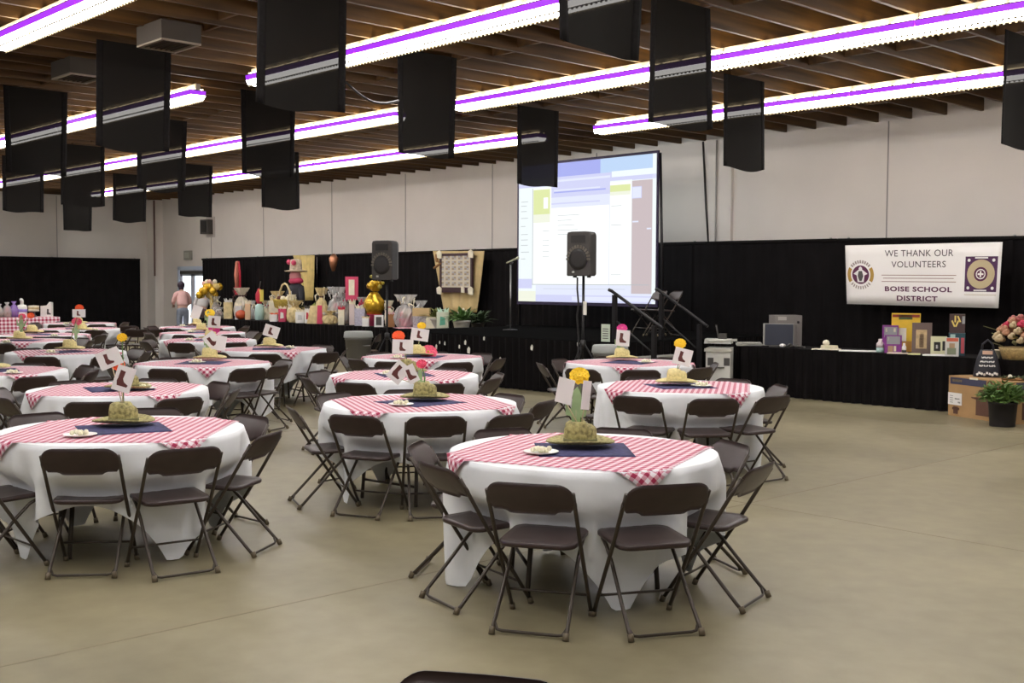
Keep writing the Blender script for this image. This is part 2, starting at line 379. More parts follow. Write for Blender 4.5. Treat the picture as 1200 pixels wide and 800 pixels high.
# ================================================================== FOLDING CHAIR
CAP=Mm('olive_foot_cap',(.14,.11,.07),.4,metal=.3)
def make_chair():
    root=thing('folding_chair','brown folding chair','chair',(0,0,0))
    # x forward (towards the table)
    seat=[]
    def outl(w,d,r,n=5):
        pts=[]
        for cx,cy,a0 in ((d/2-r,w/2-r,0),(-d/2+r,w/2-r,90),(-d/2+r,-w/2+r,180),(d/2-r,-w/2+r,270)):
            for i in range(n+1):
                a=math.radians(a0+90*i/n); pts.append((cx+r*math.cos(a),cy+r*math.sin(a)))
        return pts
    o=outl(.40,.385,.07); b=MB(); n=len(o)
    tilt=lambda x:.435+.035*(x)
    rings=[]
    for sc,dz in ((.97,-.016),(1,-.010),(1,.004),(.97,.011),(.80,.007),(.4,.003)):
        rings.append([(x*sc+.065,y*sc,tilt(x)+dz) for x,y in o])
    vs=[v for r in rings for v in r]; fs=[(j*n+k,j*n+(k+1)%n,(j+1)*n+(k+1)%n,(j+1)*n+k) for j in range(len(rings)-1) for k in range(n)]
    fs+=[tuple(range(n-1,-1,-1)),tuple(range((len(rings)-1)*n,len(rings)*n))]
    b.add(vs,fs).build('seat',BROWN,root,True)
    # backrest panel with rounded top corners and scalloped lower edge
    ax0,az0=-.255,.76; slope=(.235-(-.255))/.76
    bx=lambda z:ax0+(az0-z)*slope*.93
    def half(t,s):   # outline top & bottom as functions of y
        y=-.225+.45*t; r=.085; e=abs(y)-(.225-r)
        top=.762-(r-math.sqrt(max(0,r*r-e*e)) if e>0 else 0)
        bot=.612-(.018 if abs(y)<.11 else .018*max(0,1-(abs(y)-.11)/.025))+ (0.02 if abs(y)>.2 else 0)
        return y,bot+(top-bot)*s
    b=MB()
    for side in (0,1):
        def f(u,v,side=side):
            y,z=half(u,v); cv=-.016*(1-(y/.225)**2); x=bx(z)+cv+(.011 if side else -.011)*(math.sin(PI*min(1,max(0,v)))**.4 if 0<v<1 else .25)
            return (x,y,z)
        b.grid(f,28,6)
    nu,nv=28,6; o2=(nu+1)*(nv+1)
    for i in range(nu):
        b.add([],[]); b.f.append([i,i+1,i+1+o2,i+o2]); b.mi.append(0)
        k=nv*(nu+1); b.f.append([k+i,k+i+1,k+i+1+o2,k+i+o2]); b.mi.append(0)
    for j in range(nv):
        for k in (0,nu): b.f.append([j*(nu+1)+k,(j+1)*(nu+1)+k,(j+1)*(nu+1)+k+o2,j*(nu+1)+k+o2]); b.mi.append(0)
    b.build('backrest',BROWN,root,True)
    for s in (-1,1):
        y=s*.216
        b=MB(); b.tube([(bx(.715),y,.715),(bx(.6),y,.6),(bx(.42),y*1.0,.42),(.14,y*.99,.13),(.215,y*.985,.014)],[.011]*5,8); fl_=b.build('front_leg',TUBE,root,True); MB().tube([(.206,y*.985,.034),(.219,y*.985,.002)],.0165,8).build('foot_cap',CAP,fl_,True)
        y=s*.176
        b=MB(); b.tube([(.19,y,.415),(.13,y,.385),(.05,y,.31),(-.08,y*1.03,.17),(-.20,y*1.06,.045),(-.232,y*1.06,.014)],.0105,8); rl_=b.build('rear_leg',TUBE,root,True); MB().tube([(-.222,y*1.06,.036),(-.237,y*1.06,.002)],.0165,8).build('foot_cap',CAP,rl_,True)
    MB().tube([(.14,-.213,.13),(.14,.213,.13)],.007,6).build('stretcher',TUBE,root,True)
    MB().tube([(-.19,-.186,.055),(-.212,-.165,.022),(-.214,-.14,.018),(-.214,.14,.018),(-.212,.165,.022),(-.19,.186,.055)],.008,6).build('stretcher',TUBE,root,True)
    return root
chair0=make_chair(); cused=[False]
def chair(x,y,rz,label,group,z=0):
    o=copy_tree(chair0) if cused[0] else chair0; cused[0]=True
    o.location=(x,y,z); o.rotation_euler=(0,0,rz); o['label']=label; o['group']=group; return o
def chair_px(px,py,face,label,group,z=0):
    q=az(px,py,z+.755); d=Vector((math.cos(face),math.sin(face)))
    return chair(q.x+d.x*.25,q.y+d.y*.25,face,label,group,z)

# ================================================================== ROUND TABLES
def make_table():
    root=thing('round_table','round table','table',(0,0,0))
    MB().lathe([(.70,.715),(.755,.715),(.762,.722),(.762,.738),(.755,.745),(.1,.745)],40).build('tabletop',Mm('table_grey',(.4,.38,.36),.6),root,True)
    for sx in (-1,1):
        for sy in (-1,1): MB().tube([(sx*.32,sy*.26,.715),(sx*.37,sy*.29,.02),(sx*.37,sy*.29,.0)],.0145,8).build('leg',TUBE,root,True)
        MB().tube([(sx*.36,-.285,.15),(sx*.36,.285,.15)],.01,6).build('leg_brace',TUBE,root,True)
    return root
table0=make_table(); tused=[False]
def sst(a,b,x):
    t=min(1,max(0,(x-a)/(b-a))); return t*t*(3-2*t)
def tablecloth(name,c,rot,seed,label,push=()):
    rr=random.Random(seed); R=.772; s=1.14; ph=[rr.random()*6.28 for _ in range(6)]
    NA,NT=160,12; b=MB(); z0=.7525
    vs=[(0,0,z0)]; 
    for rad in (.3,.6,R-.012): vs+=[(rad*math.cos(2*PI*k/NA),rad*math.sin(2*PI*k/NA),z0) for k in range(NA)]
    for j in range(NT+1):
        for k in range(NA):
            th=2*PI*k/NA; c1=math.cos(th-rot),math.sin(th-rot); L=min(.738,s/max(abs(c1[0]),abs(c1[1]))-R)
            t=j/NT; d=L*t; cor=abs(math.sin(2*(th-rot)))**3
            fold=.036*math.sin(9*th+ph[0])+.030*math.sin(15*th+ph[1])+.020*math.sin(24*th+ph[2])
            w=min(1,d/.26)
            r=R+.010*min(1,t*6)+.014*w+fold*w*(1+.4*w)+.03*cor*w*t
            if d>.45: r-= .10*(d-.45)
            r=min(r,R+.048-.03*max(0,d-.4))
            for (pa,rf) in push:
                da=(th-pa+PI)%(2*PI)-PI
                if abs(da)<.9:
                    lat=abs(r*math.sin(da)); k=1-sst(.20,.31,lat)
                    lim=R+.01+(rf/max(.5,math.cos(da))-R-.01)*sst(.16,.30,d)
                    if r>lim: r=r+(lim-r)*k
            vs.append((r*math.cos(th),r*math.sin(th),max(.008,z0-.006*min(1,t*5)-d)))
    fs=[(0,1+k,1+(k+1)%NA) for k in range(NA)]
    for j in range(NT+3): fs+=[(1+j*NA+k,1+(j+1)*NA+k,1+(j+1)*NA+(k+1)%NA,1+j*NA+(k+1)%NA) for k in range(NA)]
    b.add(vs,fs); o=b.build('tablecloth',WHITE,None,True); o.location=(*c,0)
    tag(o,label,'tablecloth','white round table cloths')
def topper(c,rot,label,half=.645,mat_=None,z0=.7555,R=.772,name='gingham_topper',n=30,cat='table topper',group='red gingham table toppers',chk=.052):
    b=MB(); uv=[]
    vs=[]
    for j in range(n+1):
        for i in range(n+1):
            u=-half+2*half*i/n; v=-half+2*half*j/n; uv.append((u/chk+50,v/chk+50))
            th=math.atan2(v,u)+rot+PI/4; rho=math.hypot(u,v); z=z0+.0008*math.sin(9*u+7*v)
            if rho>R: z=z0+.003-(rho-R)*.94; rho=R+.022+.05*(rho-R)
            vs.append((rho*math.cos(th),rho*math.sin(th),z))
    b.add(vs,[(j*(n+1)+i,j*(n+1)+i+1,(j+1)*(n+1)+i+1,(j+1)*(n+1)+i) for j in range(n) for i in range(n)])
    b.uv=uv; o=b.build(name,mat_ or GING,None,True,solid=.0016); o.location=(*c,0)
    return tag(o,label,cat,group)
# boot outline (generic boot picture)
BOOTP=[(-.02,-.05),(.045,-.05),(.05,-.035),(.02,-.02),(.008,0),(.012,.05),(-.022,.055),(-.024,0),(-.028,-.02)]
def make_flower(m):
    root=thing('paper_flower','flower','flower',(0,0,0)); return root
def flower(p,base,m,r,label,group='flowers in the hats'):
    root=thing('flower',label,'flower',p,group=group); p=Vector(p)
    n=(CAM-p); n.z*=1; n=(n.normalized()*.75+Vector((0,0,.55))).normalized(); Q=n.to_track_quat('Z','Y').to_matrix()
    for ring,(rr,k,zz) in enumerate(((r,11,0),(r*.7,9,.012),(r*.42,7,.022))):
        b=MB()
        for i in range(k):
            a=2*PI*i/k+ring*.3; ca,sa=math.cos(a),math.sin(a); w=rr*.33
            pts=[(.1*rr,0,zz),(.55*rr,-w,zz+.004),(.9*rr,-w*.7,zz+.012),(rr,0,zz+.006),(.9*rr,w*.7,zz+.012),(.55*rr,w,zz+.004)]
            b.add([Q@Vector((x*ca-y*sa,x*sa+y*ca,z)) for x,y,z in pts],[(0,1,2,3,4,5)])
        b.build('petals',m,root,solid=.003)
    b=MB(); b.ball(Q@Vector((0,0,.013)),r*.19,10); b.build('flower_centre',PETC,root,True)
    e=Vector(base)-p; MB().tube([Q@Vector((0,0,-.002)),e*.5+Vector((.01,0,.02)),e],.004,5).build('stem',GREEN,root,True)
def card(p,base,w,h,tilt,label,face=None,bootside=True,lean=0,bs=1):
    p=Vector(p); root=thing('picture_card',label,'card',p,group='boot picture cards'); a=math.atan2(CAM.y-p.y,CAM.x-p.x)+(face or 0)
    # local frame: x right, y away, z up ; facing the camera side
    R=Rz(a+PI/2)@Matrix.Rotation(lean,3,'X')@Matrix.Rotation(tilt,3,'Y')
    MB().box((0,0,0),(w,.003,h),R).build('card_sheet',CARD,root)
    if bootside:
        k=bs*h/.17
        b=MB(); b.prism([(x*k*1.0-.012,z*k) for x,z in BOOTP],.002,R.to_4x4()@Matrix.Translation((0,-.0028,0))); b.build('boot_print',BOOT,root)
    e=Vector(base)-p; s=R@Vector((0,.004,-h*.3)); MB().tube([s,s*.5+e*.5,e],.0035,5).build('stick',STICK,root,True)
def cactus(p,hgt,label,m=None):
    root=thing('cactus_cutout',label,'cutout',p,group='green cactus cutouts'); p=Vector(p); a=math.atan2(CAM.y-p.y,CAM.x-p.x); k=hgt/.3
    poly=[(-.02,0),(.022,0),(.03,.1),(.06,.11),(.075,.19),(.06,.2),(.045,.15),(.034,.15),(.03,.25),(.008,.3),(-.02,.27),(-.03,.16),(-.05,.16),(-.055,.22),(-.07,.21),(-.066,.12),(-.032,.11)]
    MB().prism([(x*k,z*k) for x,z in poly],.008,Rz(a+PI/2).to_4x4()).build('cutout_sheet',m or PALEGREEN,root)
    MB().tube([(0,0,-.05),(0,0,hgt*.5)],.005,5).build('stick',STICK,root,True)
def make_hat(name,m,band):
    root=thing(name,'hat','hat',(0,0,0))
    pr=[(.02,.022),(.09,.022),(.14,.020),(.18,.024),(.198,.030),(.196,.037),(.15,.030),(.095,.034)]
    def wob(th,j): return 1+.08*math.cos(2*th)*(j>1 and j<7)
    b=MB()
    vs=[];n=32
    for j,(r,z) in enumerate(pr):
        for k in range(n):
            th=2*PI*k/n; lift=.022*(math.sin(th)**2)*max(0,(r-.1)/.1)
            vs.append((r*math.cos(th)*1.03,r*math.sin(th)*.93,z+lift))
    fs=[(j*n+k,j*n+(k+1)%n,(j+1)*n+(k+1)%n,(j+1)*n+k) for j in range(len(pr)-1) for k in range(n)]; fs.append(tuple(range(n-1,-1,-1)))
    b.add(vs,fs); b.build('brim',m,root,True)
    pr=[(.092,.026),(.092,.065),(.090,.105),(.083,.140),(.064,.154),(.03,.142),(.001,.136)]
    vs=[]
    for j,(r,z) in enumerate(pr):
        for k in range(n):
            th=2*PI*k/n; pin=1-.18*max(0,math.cos(th))**2*(j/4 if j<4 else .9)*abs(math.sin(2*th)); vs.append((r*math.cos(th)*1.05*pin,r*math.sin(th)*.92*pin,z-.02*(math.cos(th)>.5)*(j>2)))
    fs=[(j*n+k,j*n+(k+1)%n,(j+1)*n+(k+1)%n,(j+1)*n+k) for j in range(len(pr)-1) for k in range(n)]
    b=MB(); b.add(vs,fs); b.build('crown',m,root,True)
    MB().lathe([(.0945,.032),(.0945,.052)],n,(0,0,0),1.055,.925).build('hat_band',band,root,True)
    return root
hats={'g':[make_hat('straw_hat',HATG,Mm('band_olive',(.16,.15,.06),.8)),False],'c':[make_hat('straw_hat',HATC,Mm('band_straw',(.6,.48,.2),.8)),False]}
def hat(c,kind,rz,label):
    h=hats[kind]; o=copy_tree(h[0]) if h[1] else h[0]; h[1]=True
    o.location=(*c,.759); o.rotation_euler=(0,0,rz); o['label']=label; o['group']='straw hats on the tables'; 
def plate(p,label,k=0):
    root=thing('plate',label,'plate',(p.x,p.y,.7575),group='white plates on the tables')
    MB().lathe([(.05,0),(.06,.003),(.098,.014),(.101,.017),(.096,.017),(.055,.006),(.001,.006)],24).build('dish',PLATE,root,True)
    b=MB()
    for i in range(9):
        a=i*2.4; r=.018*math.sqrt(i); b.ball((r*math.cos(a),r*math.sin(a),.018+.008*(i%3)),.016,8)
    b.build('sweets',MINT,root,True)
POSN=[(-22,'near side, left one'),(23,'near side, right one'),(68,'right side, nearer'),(113,'right side, farther'),(158,'far side, right one'),(-157,'far side, left one'),(-112,'left side, farther'),(-67,'left side, nearer')]
D2=math.radians
TB=[]   # name,phrase,(cx,cy),cloth rot(deg of a corner),gingham corner deg,hat kind,chairs[(az,r)] or phase
def T(ph,c,crot,grot,hatk,chairs,props): TB.append((ph,c,crot,grot,hatk,chairs,props))
def evn(phase=-20,r=1.08): return [(phase+45*i if phase+45*i<=180 else phase+45*i-360,r) for i in range(8)]
T('the nearest table',(-4.5,4.77),-29,-22,'g',[(-13,1.17),(21,1.18),(64,1.06),(112,.98),(166,1.0),(-148,1.03),(-98,1.0),(-50,1.0)],1)
T('the large front left table',(-7.14,3.19),2,3,'g',[(-16,.92),(19,1.1),(60,1.02),(118,1.0),(169,1.2),(-150,1.2),(-105,1.05),(-62,1.08)],2)
T('the table behind-left of the nearest',(-7.17,5.69),-10,21,'g',[(-29,1.02),(7,1.0),(38,1.12),(129,.98),(-173,1.06),(-136,1.06),(-69,1.05)],3)
T('the rightmost round table',(-6.72,8.44),-75,-10,'c',[(-19,1.14),(14,1.18),(46,1.14),(105,.98),(150,1.05),(-160,1.05),(-110,1.05)],4)
T('the round table below the stage steps',(-9.15,10.51),-40,-53,'c',[(-24,1.3),(6,1.22),(48,1.12),(95,1.05),(150,1.06),(-165,1.06),(-118,1.0),(-72,1.12)],5)
T('the centre table nearest the stage front',(-11.6,9.24),-20,-35,'c',[(-22,1.06),(20,1.2),(66,1.08),(129,1.05),(172,1.06),(-145,1.06),(-95,1.05),(-56,1.0)],6)
T('the second centre table from the stage',(-9.43,7.27),-60,-5,'g',[(-26,1.08),(19,1.14),(60,1.03),(98,1.02),(150,1.06),(-165,1.06),(-118,1.06),(-70,1.05)],7)
T('the second table from the front left',(-9.83,4.36),-30,5,'g',[(-10,1.16),(25,1.12),(70,1.05),(114,1.0),(160,1.06),(-155,1.06),(-105,1.05),(-60,1.08)],8)
T('the third table from the front left',(-12.35,6.52),-50,-25,'c',[(-24,1.0),(26,1.14),(54,1.05),(110,1.05),(155,1.06),(-160,1.06),(-110,1.05),(-66,1.08)],9)
T('the table before the black basket skirt',(-14.31,8.63),-45,-12,'c',[(-4,1.2),(38,1.22),(84,1.06),(140,1.2),(-175,1.06),(-130,1.05),(-85,1.05),(-45,1.05)],10)
T('the fourth table from the left front',(-17.17,9.16),-30,10,'c',evn(-24),13)
T('the table second below the glass doors',(-19.72,10.41),-20,-15,'c',evn(-18),14)
T('the farthest table below the glass doors',(-22.26,11.62),-10,0,'c',evn(-28),15)
def tc(px,py): 
    q=az(px,py,.745); return (q.x,q.y)
T('the left edge table behind the front left',tc(-11,435.5),-30,5,'c',evn(-22),11)
T('the left table with the yellow hat',tc(78,413),-30,-60,'c',evn(-16),12)
T('the left table with pink flowers',tc(26,399.5),-35,-20,'c',evn(-16),17)
T('the left table before the gingham buffet',tc(52,392.5),-10,-40,'c',evn(-30),18)
T('the second farthest left table',(-22.85,9.33),-50,0,'c',evn(-30),19)
T('the farthest left table',(-25.84,10.55),-30,-30,'c',evn(-26),20)
CEN={}
for ti,(ph,c,cr,gr,hk,chs,pid) in enumerate(TB):
    o=copy_tree(table0) if tused[0] else table0; tused[0]=True
    o.location=(*c,0); o.rotation_euler=(0,0,rnd.random()*3); o['label']='round folding table under white cloth, '+ph; o['group']='round folding tables'
    tablecloth('tablecloth',c,D2(cr)+PI/4,ti+11,'white floor length cloth over '+ph,[(math.atan2(-c[1],-c[0])+D2(a),max(.655,r-.25-.25)) for a,r in chs if r<1.4])
    topper(c,D2(gr)-PI/4-PI/4,'red gingham square topper on '+ph)
    o=topper(c,D2(gr)+.45-PI/2,'navy cotton square under the hat on '+ph,half=.27,mat_=NAVY,z0=.7582,name='navy_napkin',n=8,cat='napkin',group='navy squares under hats')
    base=math.atan2(-c[1],-c[0])
    free=list(range(8)); lab=[]
    for (a,r) in sorted(chs,key=lambda q:q[0]):
        j=min(free,key=lambda k:abs((POSN[k][0]-a+180)%360-180)); free.remove(j)
        t=base+D2(a); jit=rnd.uniform(-.07,.07); rc=r-.25
        chair(c[0]+math.cos(t)*rc,c[1]+math.sin(t)*rc,t+PI+jit,f'brown folding chair at {ph}, {POSN[j][1]}','brown folding chairs around the round tables')
    dep=depth((*c,.8)); CEN[pid]=(c,dep,ph)
# ---- table centrepieces (offset pixels give real points at the table's own depth)
def hatpos(pid,px,py):
    q=az(px,py,.765); return (q.x,q.y)
def centre(pid,hatpx,hk,plates=(),cards=(),flowers=(),cacti=(),rz=.8):
    c,dep,ph=CEN[pid]; q=hatpos(pid,*hatpx); hat(q,hk,rz,('olive mottled' if hk=='g' else 'cream')+' wide brimmed hat on '+ph)
    top=Vector((q[0],q[1],.76+.105)); dp=depth(top)
    for i,(px,py) in enumerate(plates): plate(az(px,py,.765),'small white plate of sweets on '+ph)
    for i,(px,py,w,h,tl,fc,bt) in enumerate(cards):
        nm=['first','second'][i]; wh='' if len(cards)==1 else (', upper one' if py==min(k[1] for k in cards) else ', lower one')
        card(ad(px,py,dp-.02-.03*i),top,w,h,D2(tl),('boot picture card above hat on ' if bt else 'blank white card above hat on ')+ph+wh,D2(fc),bt)
    for i,(px,py,m,r,cn) in enumerate(flowers): flower(ad(px,py,dp+.03+.02*i),top,m,r,f'{cn} flower above the hat on '+ph)
    for i,(px,py,hg) in enumerate(cacti): cactus(ad(px,py,dp+.01),hg,'pale green cactus cutout above hat on '+ph)
centre(1,(680,522),'g',[(634,530)],[(662,458,.105,.15,12,-25,False),(687,463,.075,.17,8,50,False)],[(679,441,YEL,.062,'yellow')],[(675,508,.28)])
centre(2,(145,497),'g',[(94,510)],[(128,420,.15,.12,-22,0,True),(145,444,.12,.17,18,-10,True)],[(143,396,YEL,.035,'yellow'),(138,428,ORG,.05,'orange')],[])
centre(3,(498,468),'g',[(470,474)],[(467,436,.13,.17,40,0,True),(482,438,.09,.15,-25,10,True)],[(494,427,PNK,.045,'pink')],[(492,460,.2)])
centre(4,(793,450),'c',[(822,452)],[(800,418,.17,.16,14,0,True)],[(797,403,YEL,.06,'yellow')],[])
centre(5,(729,421),'c',[(757,424.5)],[(730,396,.17,.2,4,0,True)],[(729,385,MAG,.07,'magenta')],[(725,412,.22)])
centre(6,(490,417),'c',[(466,419)],[(492,392,.23,.16,8,0,True)],[(494,382,YEL,.06,'yellow'),(502,413,PNK,.12,'pink')],[])
centre(7,(478,437),'g',[(455,438)],[(472,406,.22,.15,2,0,True)],[(467,394,ORG,.07,'orange')],[])
centre(8,(150,456),'g',[(170,455)],[],[],[])
centre(9,(246,421),'c',[(231,424.5)],[(249,399,.16,.2,-40,0,True),(259,402,.12,.18,10,0,False)],[],[(243,411,.18)])
centre(10,(316,407),'c',[(340,407.5)],[(318,388,.22,.17,18,0,True)],[],[])
centre(13,(247,397),'c',[(222,398.5)],[(251,377,.2,.2,5,0,True)],[(251,386,MAG,.1,'pink')],[])
centre(14,(236,387.5),'c',[(224,389)],[],[(246,367,YEL,.1,'yellow')],[(244,382,.3)])
centre(15,(231,381),'c',[(214,382)],[(230,366,.2,.3,20,0,False)],[],[])
centre(11,(-11,432),'c',[(15,437)],[],[],[])
centre(12,(82,410),'c',[(60,413)],[(92.5,367,.17,.11,0,0,True)],[(93,361,ORG,.06,'orange'),(90,377,PNK,.07,'red')],[(89,397,.22)])
centre(17,(23,398),'c',[(8,401)],[],[(26,371,PNK,.06,'pink'),(36,370,ORG,.06,'red')],[(25,390,.3)])
centre(18,(38,390),'c',[(64,393.5)],[],[],[])
centre(19,(96,387),'c',[(112,386.5)],[],[],[])
centre(20,(92,379),'c',[(78,379.5)],[],[],[])
# ---- stray chairs
G2='folding chairs standing apart from the tables'
for (px,py,f,l,z) in ((640,470,200,'brown folding chair pulled out between the nearest and rightmost tables',0),(150,382,160,'brown folding chair by left drape corner, leftmost of the pair',0),(160,386,150,'brown folding chair by left drape corner, rightmost of the pair',0),
 (447,391,215,'tan brown folding chair beside the grey bin under the basket table',0),(183,386,200,'brown folding chair at the far corner below the doors',0)):
    chair_px(px,py,D2(f),l,G2,z)
for (px,f,l) in ((760,250,'brown folding chair standing on the stage behind the step rail'),(778,245,'second brown folding chair on the stage, right of the first')):
    q=ay(px,358,14.9); chair(q.x,q.y,D2(f),l,'chairs on the stage',.84)
chair_px(563,796.5,math.atan2(-RT.y*0-FW.y,-FW.x)-.22,'grey brown folding chair just below the camera, only its top edge seen',G2)

# ================================================================== STAGE, SKIRTS, BINS
def pleated(p0,p1,z0,z1,amp=.030,fr=6.2):
    p0=Vector((*p0,0)); p1=Vector((*p1,0)); d=p1-p0; L=d.length; d.normalize(); n=Vector((d.y,-d.x,0))
    def f(u,v):
        s=L*u; e=p0+d*s+n*(amp*(1-.55*v)*(math.sin(2*PI*fr*s)+.4*math.sin(2*PI*fr*.43*s+1))+amp); return (e.x,e.y,z0+(z1-z0)*v)
    return MB().grid(f,int(L*fr*10),3)
st=thing('stage','low black skirted stage in front of the projection screen','stage',(-14.1,14.7,0))
loc=Vector((-14.1,14.7))
MB().box((0,0,.80),(5.8,4.2,.08)).build('deck',Mm('stage_deck',(.008,.008,.008),1.0,spec=0),st)
pleated((-2.9,-2.10),(2.9,-2.10),.01,.83).build('front_skirt',DPM,st,True)
pleated((-2.88,2.0),(-2.88,-2.1),.01,.83).build('side_skirt',DPM,st,True); pleated((2.88,-2.1),(2.88,2.0),.01,.83).build('side_skirt',DPM,st,True)
b=MB()
for x in (-2.6,0,2.6):
    for y in (-1.9,0,1.9): b.box((x,y,.38),(.06,.06,.76))
b.build('support_posts',BLACKM,st)
sp=Mm('white_paper_bit',(.85,.83,.74),.7)
SC_=.72
for i,(px,py,s) in enumerate(((515,401,.05),(521,402,.05),(511,406,.05),(538,406,.06),(545,401,.06),(549,410,.07),(623,407,.085),(586,421,.06),(580,428,.05),(677.5,394,.075),(567,386,.05))):
    q=ay(px,py,12.54); s*=SC_*(.8+.2*(i%3))
    o=MB().prism([(-s*.4,-s*.8),(s*.3,-s),(s*.45,s*.4),(0,s),(-s*.45,s*.3)],.006,Rz(.1*i).to_4x4()).build('paper_tag',sp)
    o.location=(max(-16.95,min(-11.25,q.x)),12.545,min(q.z,.8)); tag(o,'tiny white paper bit pinned on the black stage front skirt','paper','white bits on the stage skirt')
q=ay(709,390,12.53)
r=thing('notice_sheet','small pale green printed notice on black skirt left of the rail','notice',(min(q.x,-11.3),12.545,q.z-.13))
MB().box((0,0,.13),(.17,.01,.26)).build('sheet',Mm('notice_pale',(.62,.70,.58),.7),r)
b=MB()
for i in range(5): b.box((0,-.007,.05+.035*i),(.11,.003,.012))
b.build('print_lines',GREYP,r)
# steps with two rails
stp=thing('stage_steps','black stage steps with pale tread edges, right of the stage','steps',(-11.18,13.3,0))
TR=Mm('tread_grey',(.25,.25,.22),.6)
for i in range(3):
    z=.63-.21*i; MB().box((.17+.3*i,0,z-.02),(.3,1.0,.04)).build('tread',TR,stp); MB().box((.17+.3*i,0,(z-.04)/2),(.03,.96,z-.04)).build('riser',BLACKM,stp)
MB().box((.16,-.47,.295),(.3,.03,.59)).box((.47,-.47,.19),(.3,.03,.38)).build('side_panel',BLACKM,stp)
for y,pp in ((12.72,((717,341),(773,382))),(13.95,((772,340),(826,380)))):
    a=ay(*pp[0],y); c=ay(*pp[1],y)
    r=thing('hand_rail','black sloping hand rail of the stage steps, '+('nearer one with tall post' if y<13 else 'farther one against the drape'),'railing',(a.x,y,0),group='stage step rails')
    MB().tube([(-.06,0,a.z+.02),(0,0,a.z),(c.x-a.x,0,c.z),(c.x-a.x+.05,0,c.z-.03)],.026,8).build('top_rail',BLACKM,r,True)
    MB().tube([(.1,0,a.z-.45),(c.x-a.x-.08,0,c.z-.42)],.014,8).build('mid_rail',BLACKM,r,True)
    MB().box((.06,0,(a.z-.05)/2),(.06,.06,a.z-.06)).build('post',BLACKM,r); MB().box((c.x-a.x-.1,0,c.z/2),(.06,.06,c.z)).build('post',BLACKM,r)
# bins
def bin_(px,py,label):
    q=az(px,py,.85); r=thing('trash_can',label,'bin',(q.x,q.y,0),group='grey trash cans')
    g=Mm('bin_grey',(.17,.165,.155),.6); l=Mm('bin_lid',(.33,.345,.33),.5)
    MB().lathe([(.18,0),(.19,.01),(.235,.70),(.245,.70),(.245,.74),(.22,.74)],24).build('body',g,r,True)
    MB().lathe([(.25,.735),(.262,.74),(.262,.76),(.25,.835),(.235,.85),(.01,.853)],24).build('lid',l,r,True)
    for s in (-1,1): MB().tube([(s*.225,-.06,.6),(s*.262,-.05,.6),(s*.262,.05,.6),(s*.225,.06,.6)],.014,6).build('handle',g,r,True)
bin_(420,388,'grey trash can with lid in front of the gift basket table')
bin_(715,404,'grey trash can with pale lid by the stage steps')
# ------------------------------------------------------------------ speakers on tripod stands
def speaker(px,py,dep,face,l1,l2,h=.66,w=.40):
    p=ad(px,py,dep); r=thing('speaker_stand',l2,'stand',(p.x,p.y,0),group='speaker stands'); zt=p.z-h/2
    MB().tube([(0,0,.1),(0,0,zt+.001)],.02,10).build('pole',BLACKM,r,True); MB().lathe([(.02,.75),(.04,.76),(.04,.86),(.02,.87)],12).build('collar',BLACKP,r,True)
    for k in range(3):
        a=2*PI*k/3+.5; MB().tube([(0.03*math.cos(a),.03*math.sin(a),.8),(.5*math.cos(a),.5*math.sin(a),.02),(.56*math.cos(a),.56*math.sin(a),.01)],.012,6).build('leg',BLACKM,r,True)
    s=thing('loudspeaker',l1,'speaker',(p.x,p.y,zt),face,group='black loudspeakers')
    # cabinet: front at -y, tapered back ; rounded top corners
    def ring(y,sx,zs):
        pts=[]
        for (x,z) in ((-.5,0.02),(-.46,0),(.46,0),(.5,.02),(.5,.93),(.46,.985),(.3,1.0),(-.3,1.0),(-.46,.985),(-.5,.93)):
            pts.append((x*w*sx,y,h*(z-.5)*zs+h/2))
        return pts
    rings=[ring(-.17,.94,.97),ring(-.155,1,1),ring(.0,1,1),ring(.17,.62,.95)]; n=10; b=MB()
    b.add([v for q in rings for v in q],[(j*n+k,j*n+(k+1)%n,(j+1)*n+(k+1)%n,(j+1)*n+k) for j in range(3) for k in range(n)]+[tuple(range(n-1,-1,-1)),tuple(range(3*n,4*n))])
    b.build('cabinet',Mm('speaker_shell',(.055,.05,.047),.55),s)
    b=MB(); b.lathe([(.16,0),(.16,.006),(.1,.01),(.001,.012)],28,(0,0,0)); 
    b.v=[(x,-.171-z,y+.25) for x,y,z in b.v]; b.build('woofer_grille',Mm('grille_dark',(.02,.018,.018),.6),s,True)
    b=MB(); b.box((-.0,-.173,.545),(.24,.012,.11)); b.build('horn',BLACKP,s)
    b=MB()
    for i in range(13):
        a=PI*i/12; b.box((.175*math.cos(a),-.175,.25+.185*math.sin(a)),(.05,.014,.03),Matrix.Rotation(-a,3,'Y'))
    b.build('arch_trim',Mm('speaker_trim',(.14,.125,.10),.5),s)
    MB().box((-.08,-.178,.06),(.04,.008,.03)).build('badge',Mm('badge_grey',(.45,.44,.42),.4),s)
    for sx in (-1,1): MB().box((sx*.12,-.05,-.012),(.04,.05,.025)).build('foot',BLACKP,s)
    return p,zt
aim=lambda px:math.atan2(ray(px,330).y,ray(px,330).x)-PI/2
p2,z2=speaker(684,297.5,17.0,aim(684)-.5,'black loudspeaker on stand in front of the projection screen','black tripod stand holding the speaker in front of the screen')
p1,z1=speaker(453.5,305,19.2,aim(453)-.55,'black loudspeaker on stand above the gold gift baskets','black tripod stand holding the speaker above the baskets')
e=p2
tubething('cable','black cord hanging beside the pole of the screen speaker','cable',[(e.x-.04,e.y-.09,z2-.02),(e.x-.07,e.y-.06,z2-.2),(e.x-.05,e.y-.05,z2-.42),(e.x-.08,e.y-.05,z2-.6),(e.x-.05,e.y-.045,.9),(e.x-.05,e.y-.06,.03),(e.x+.4,e.y-.2,.012)],.014,BLACKP)
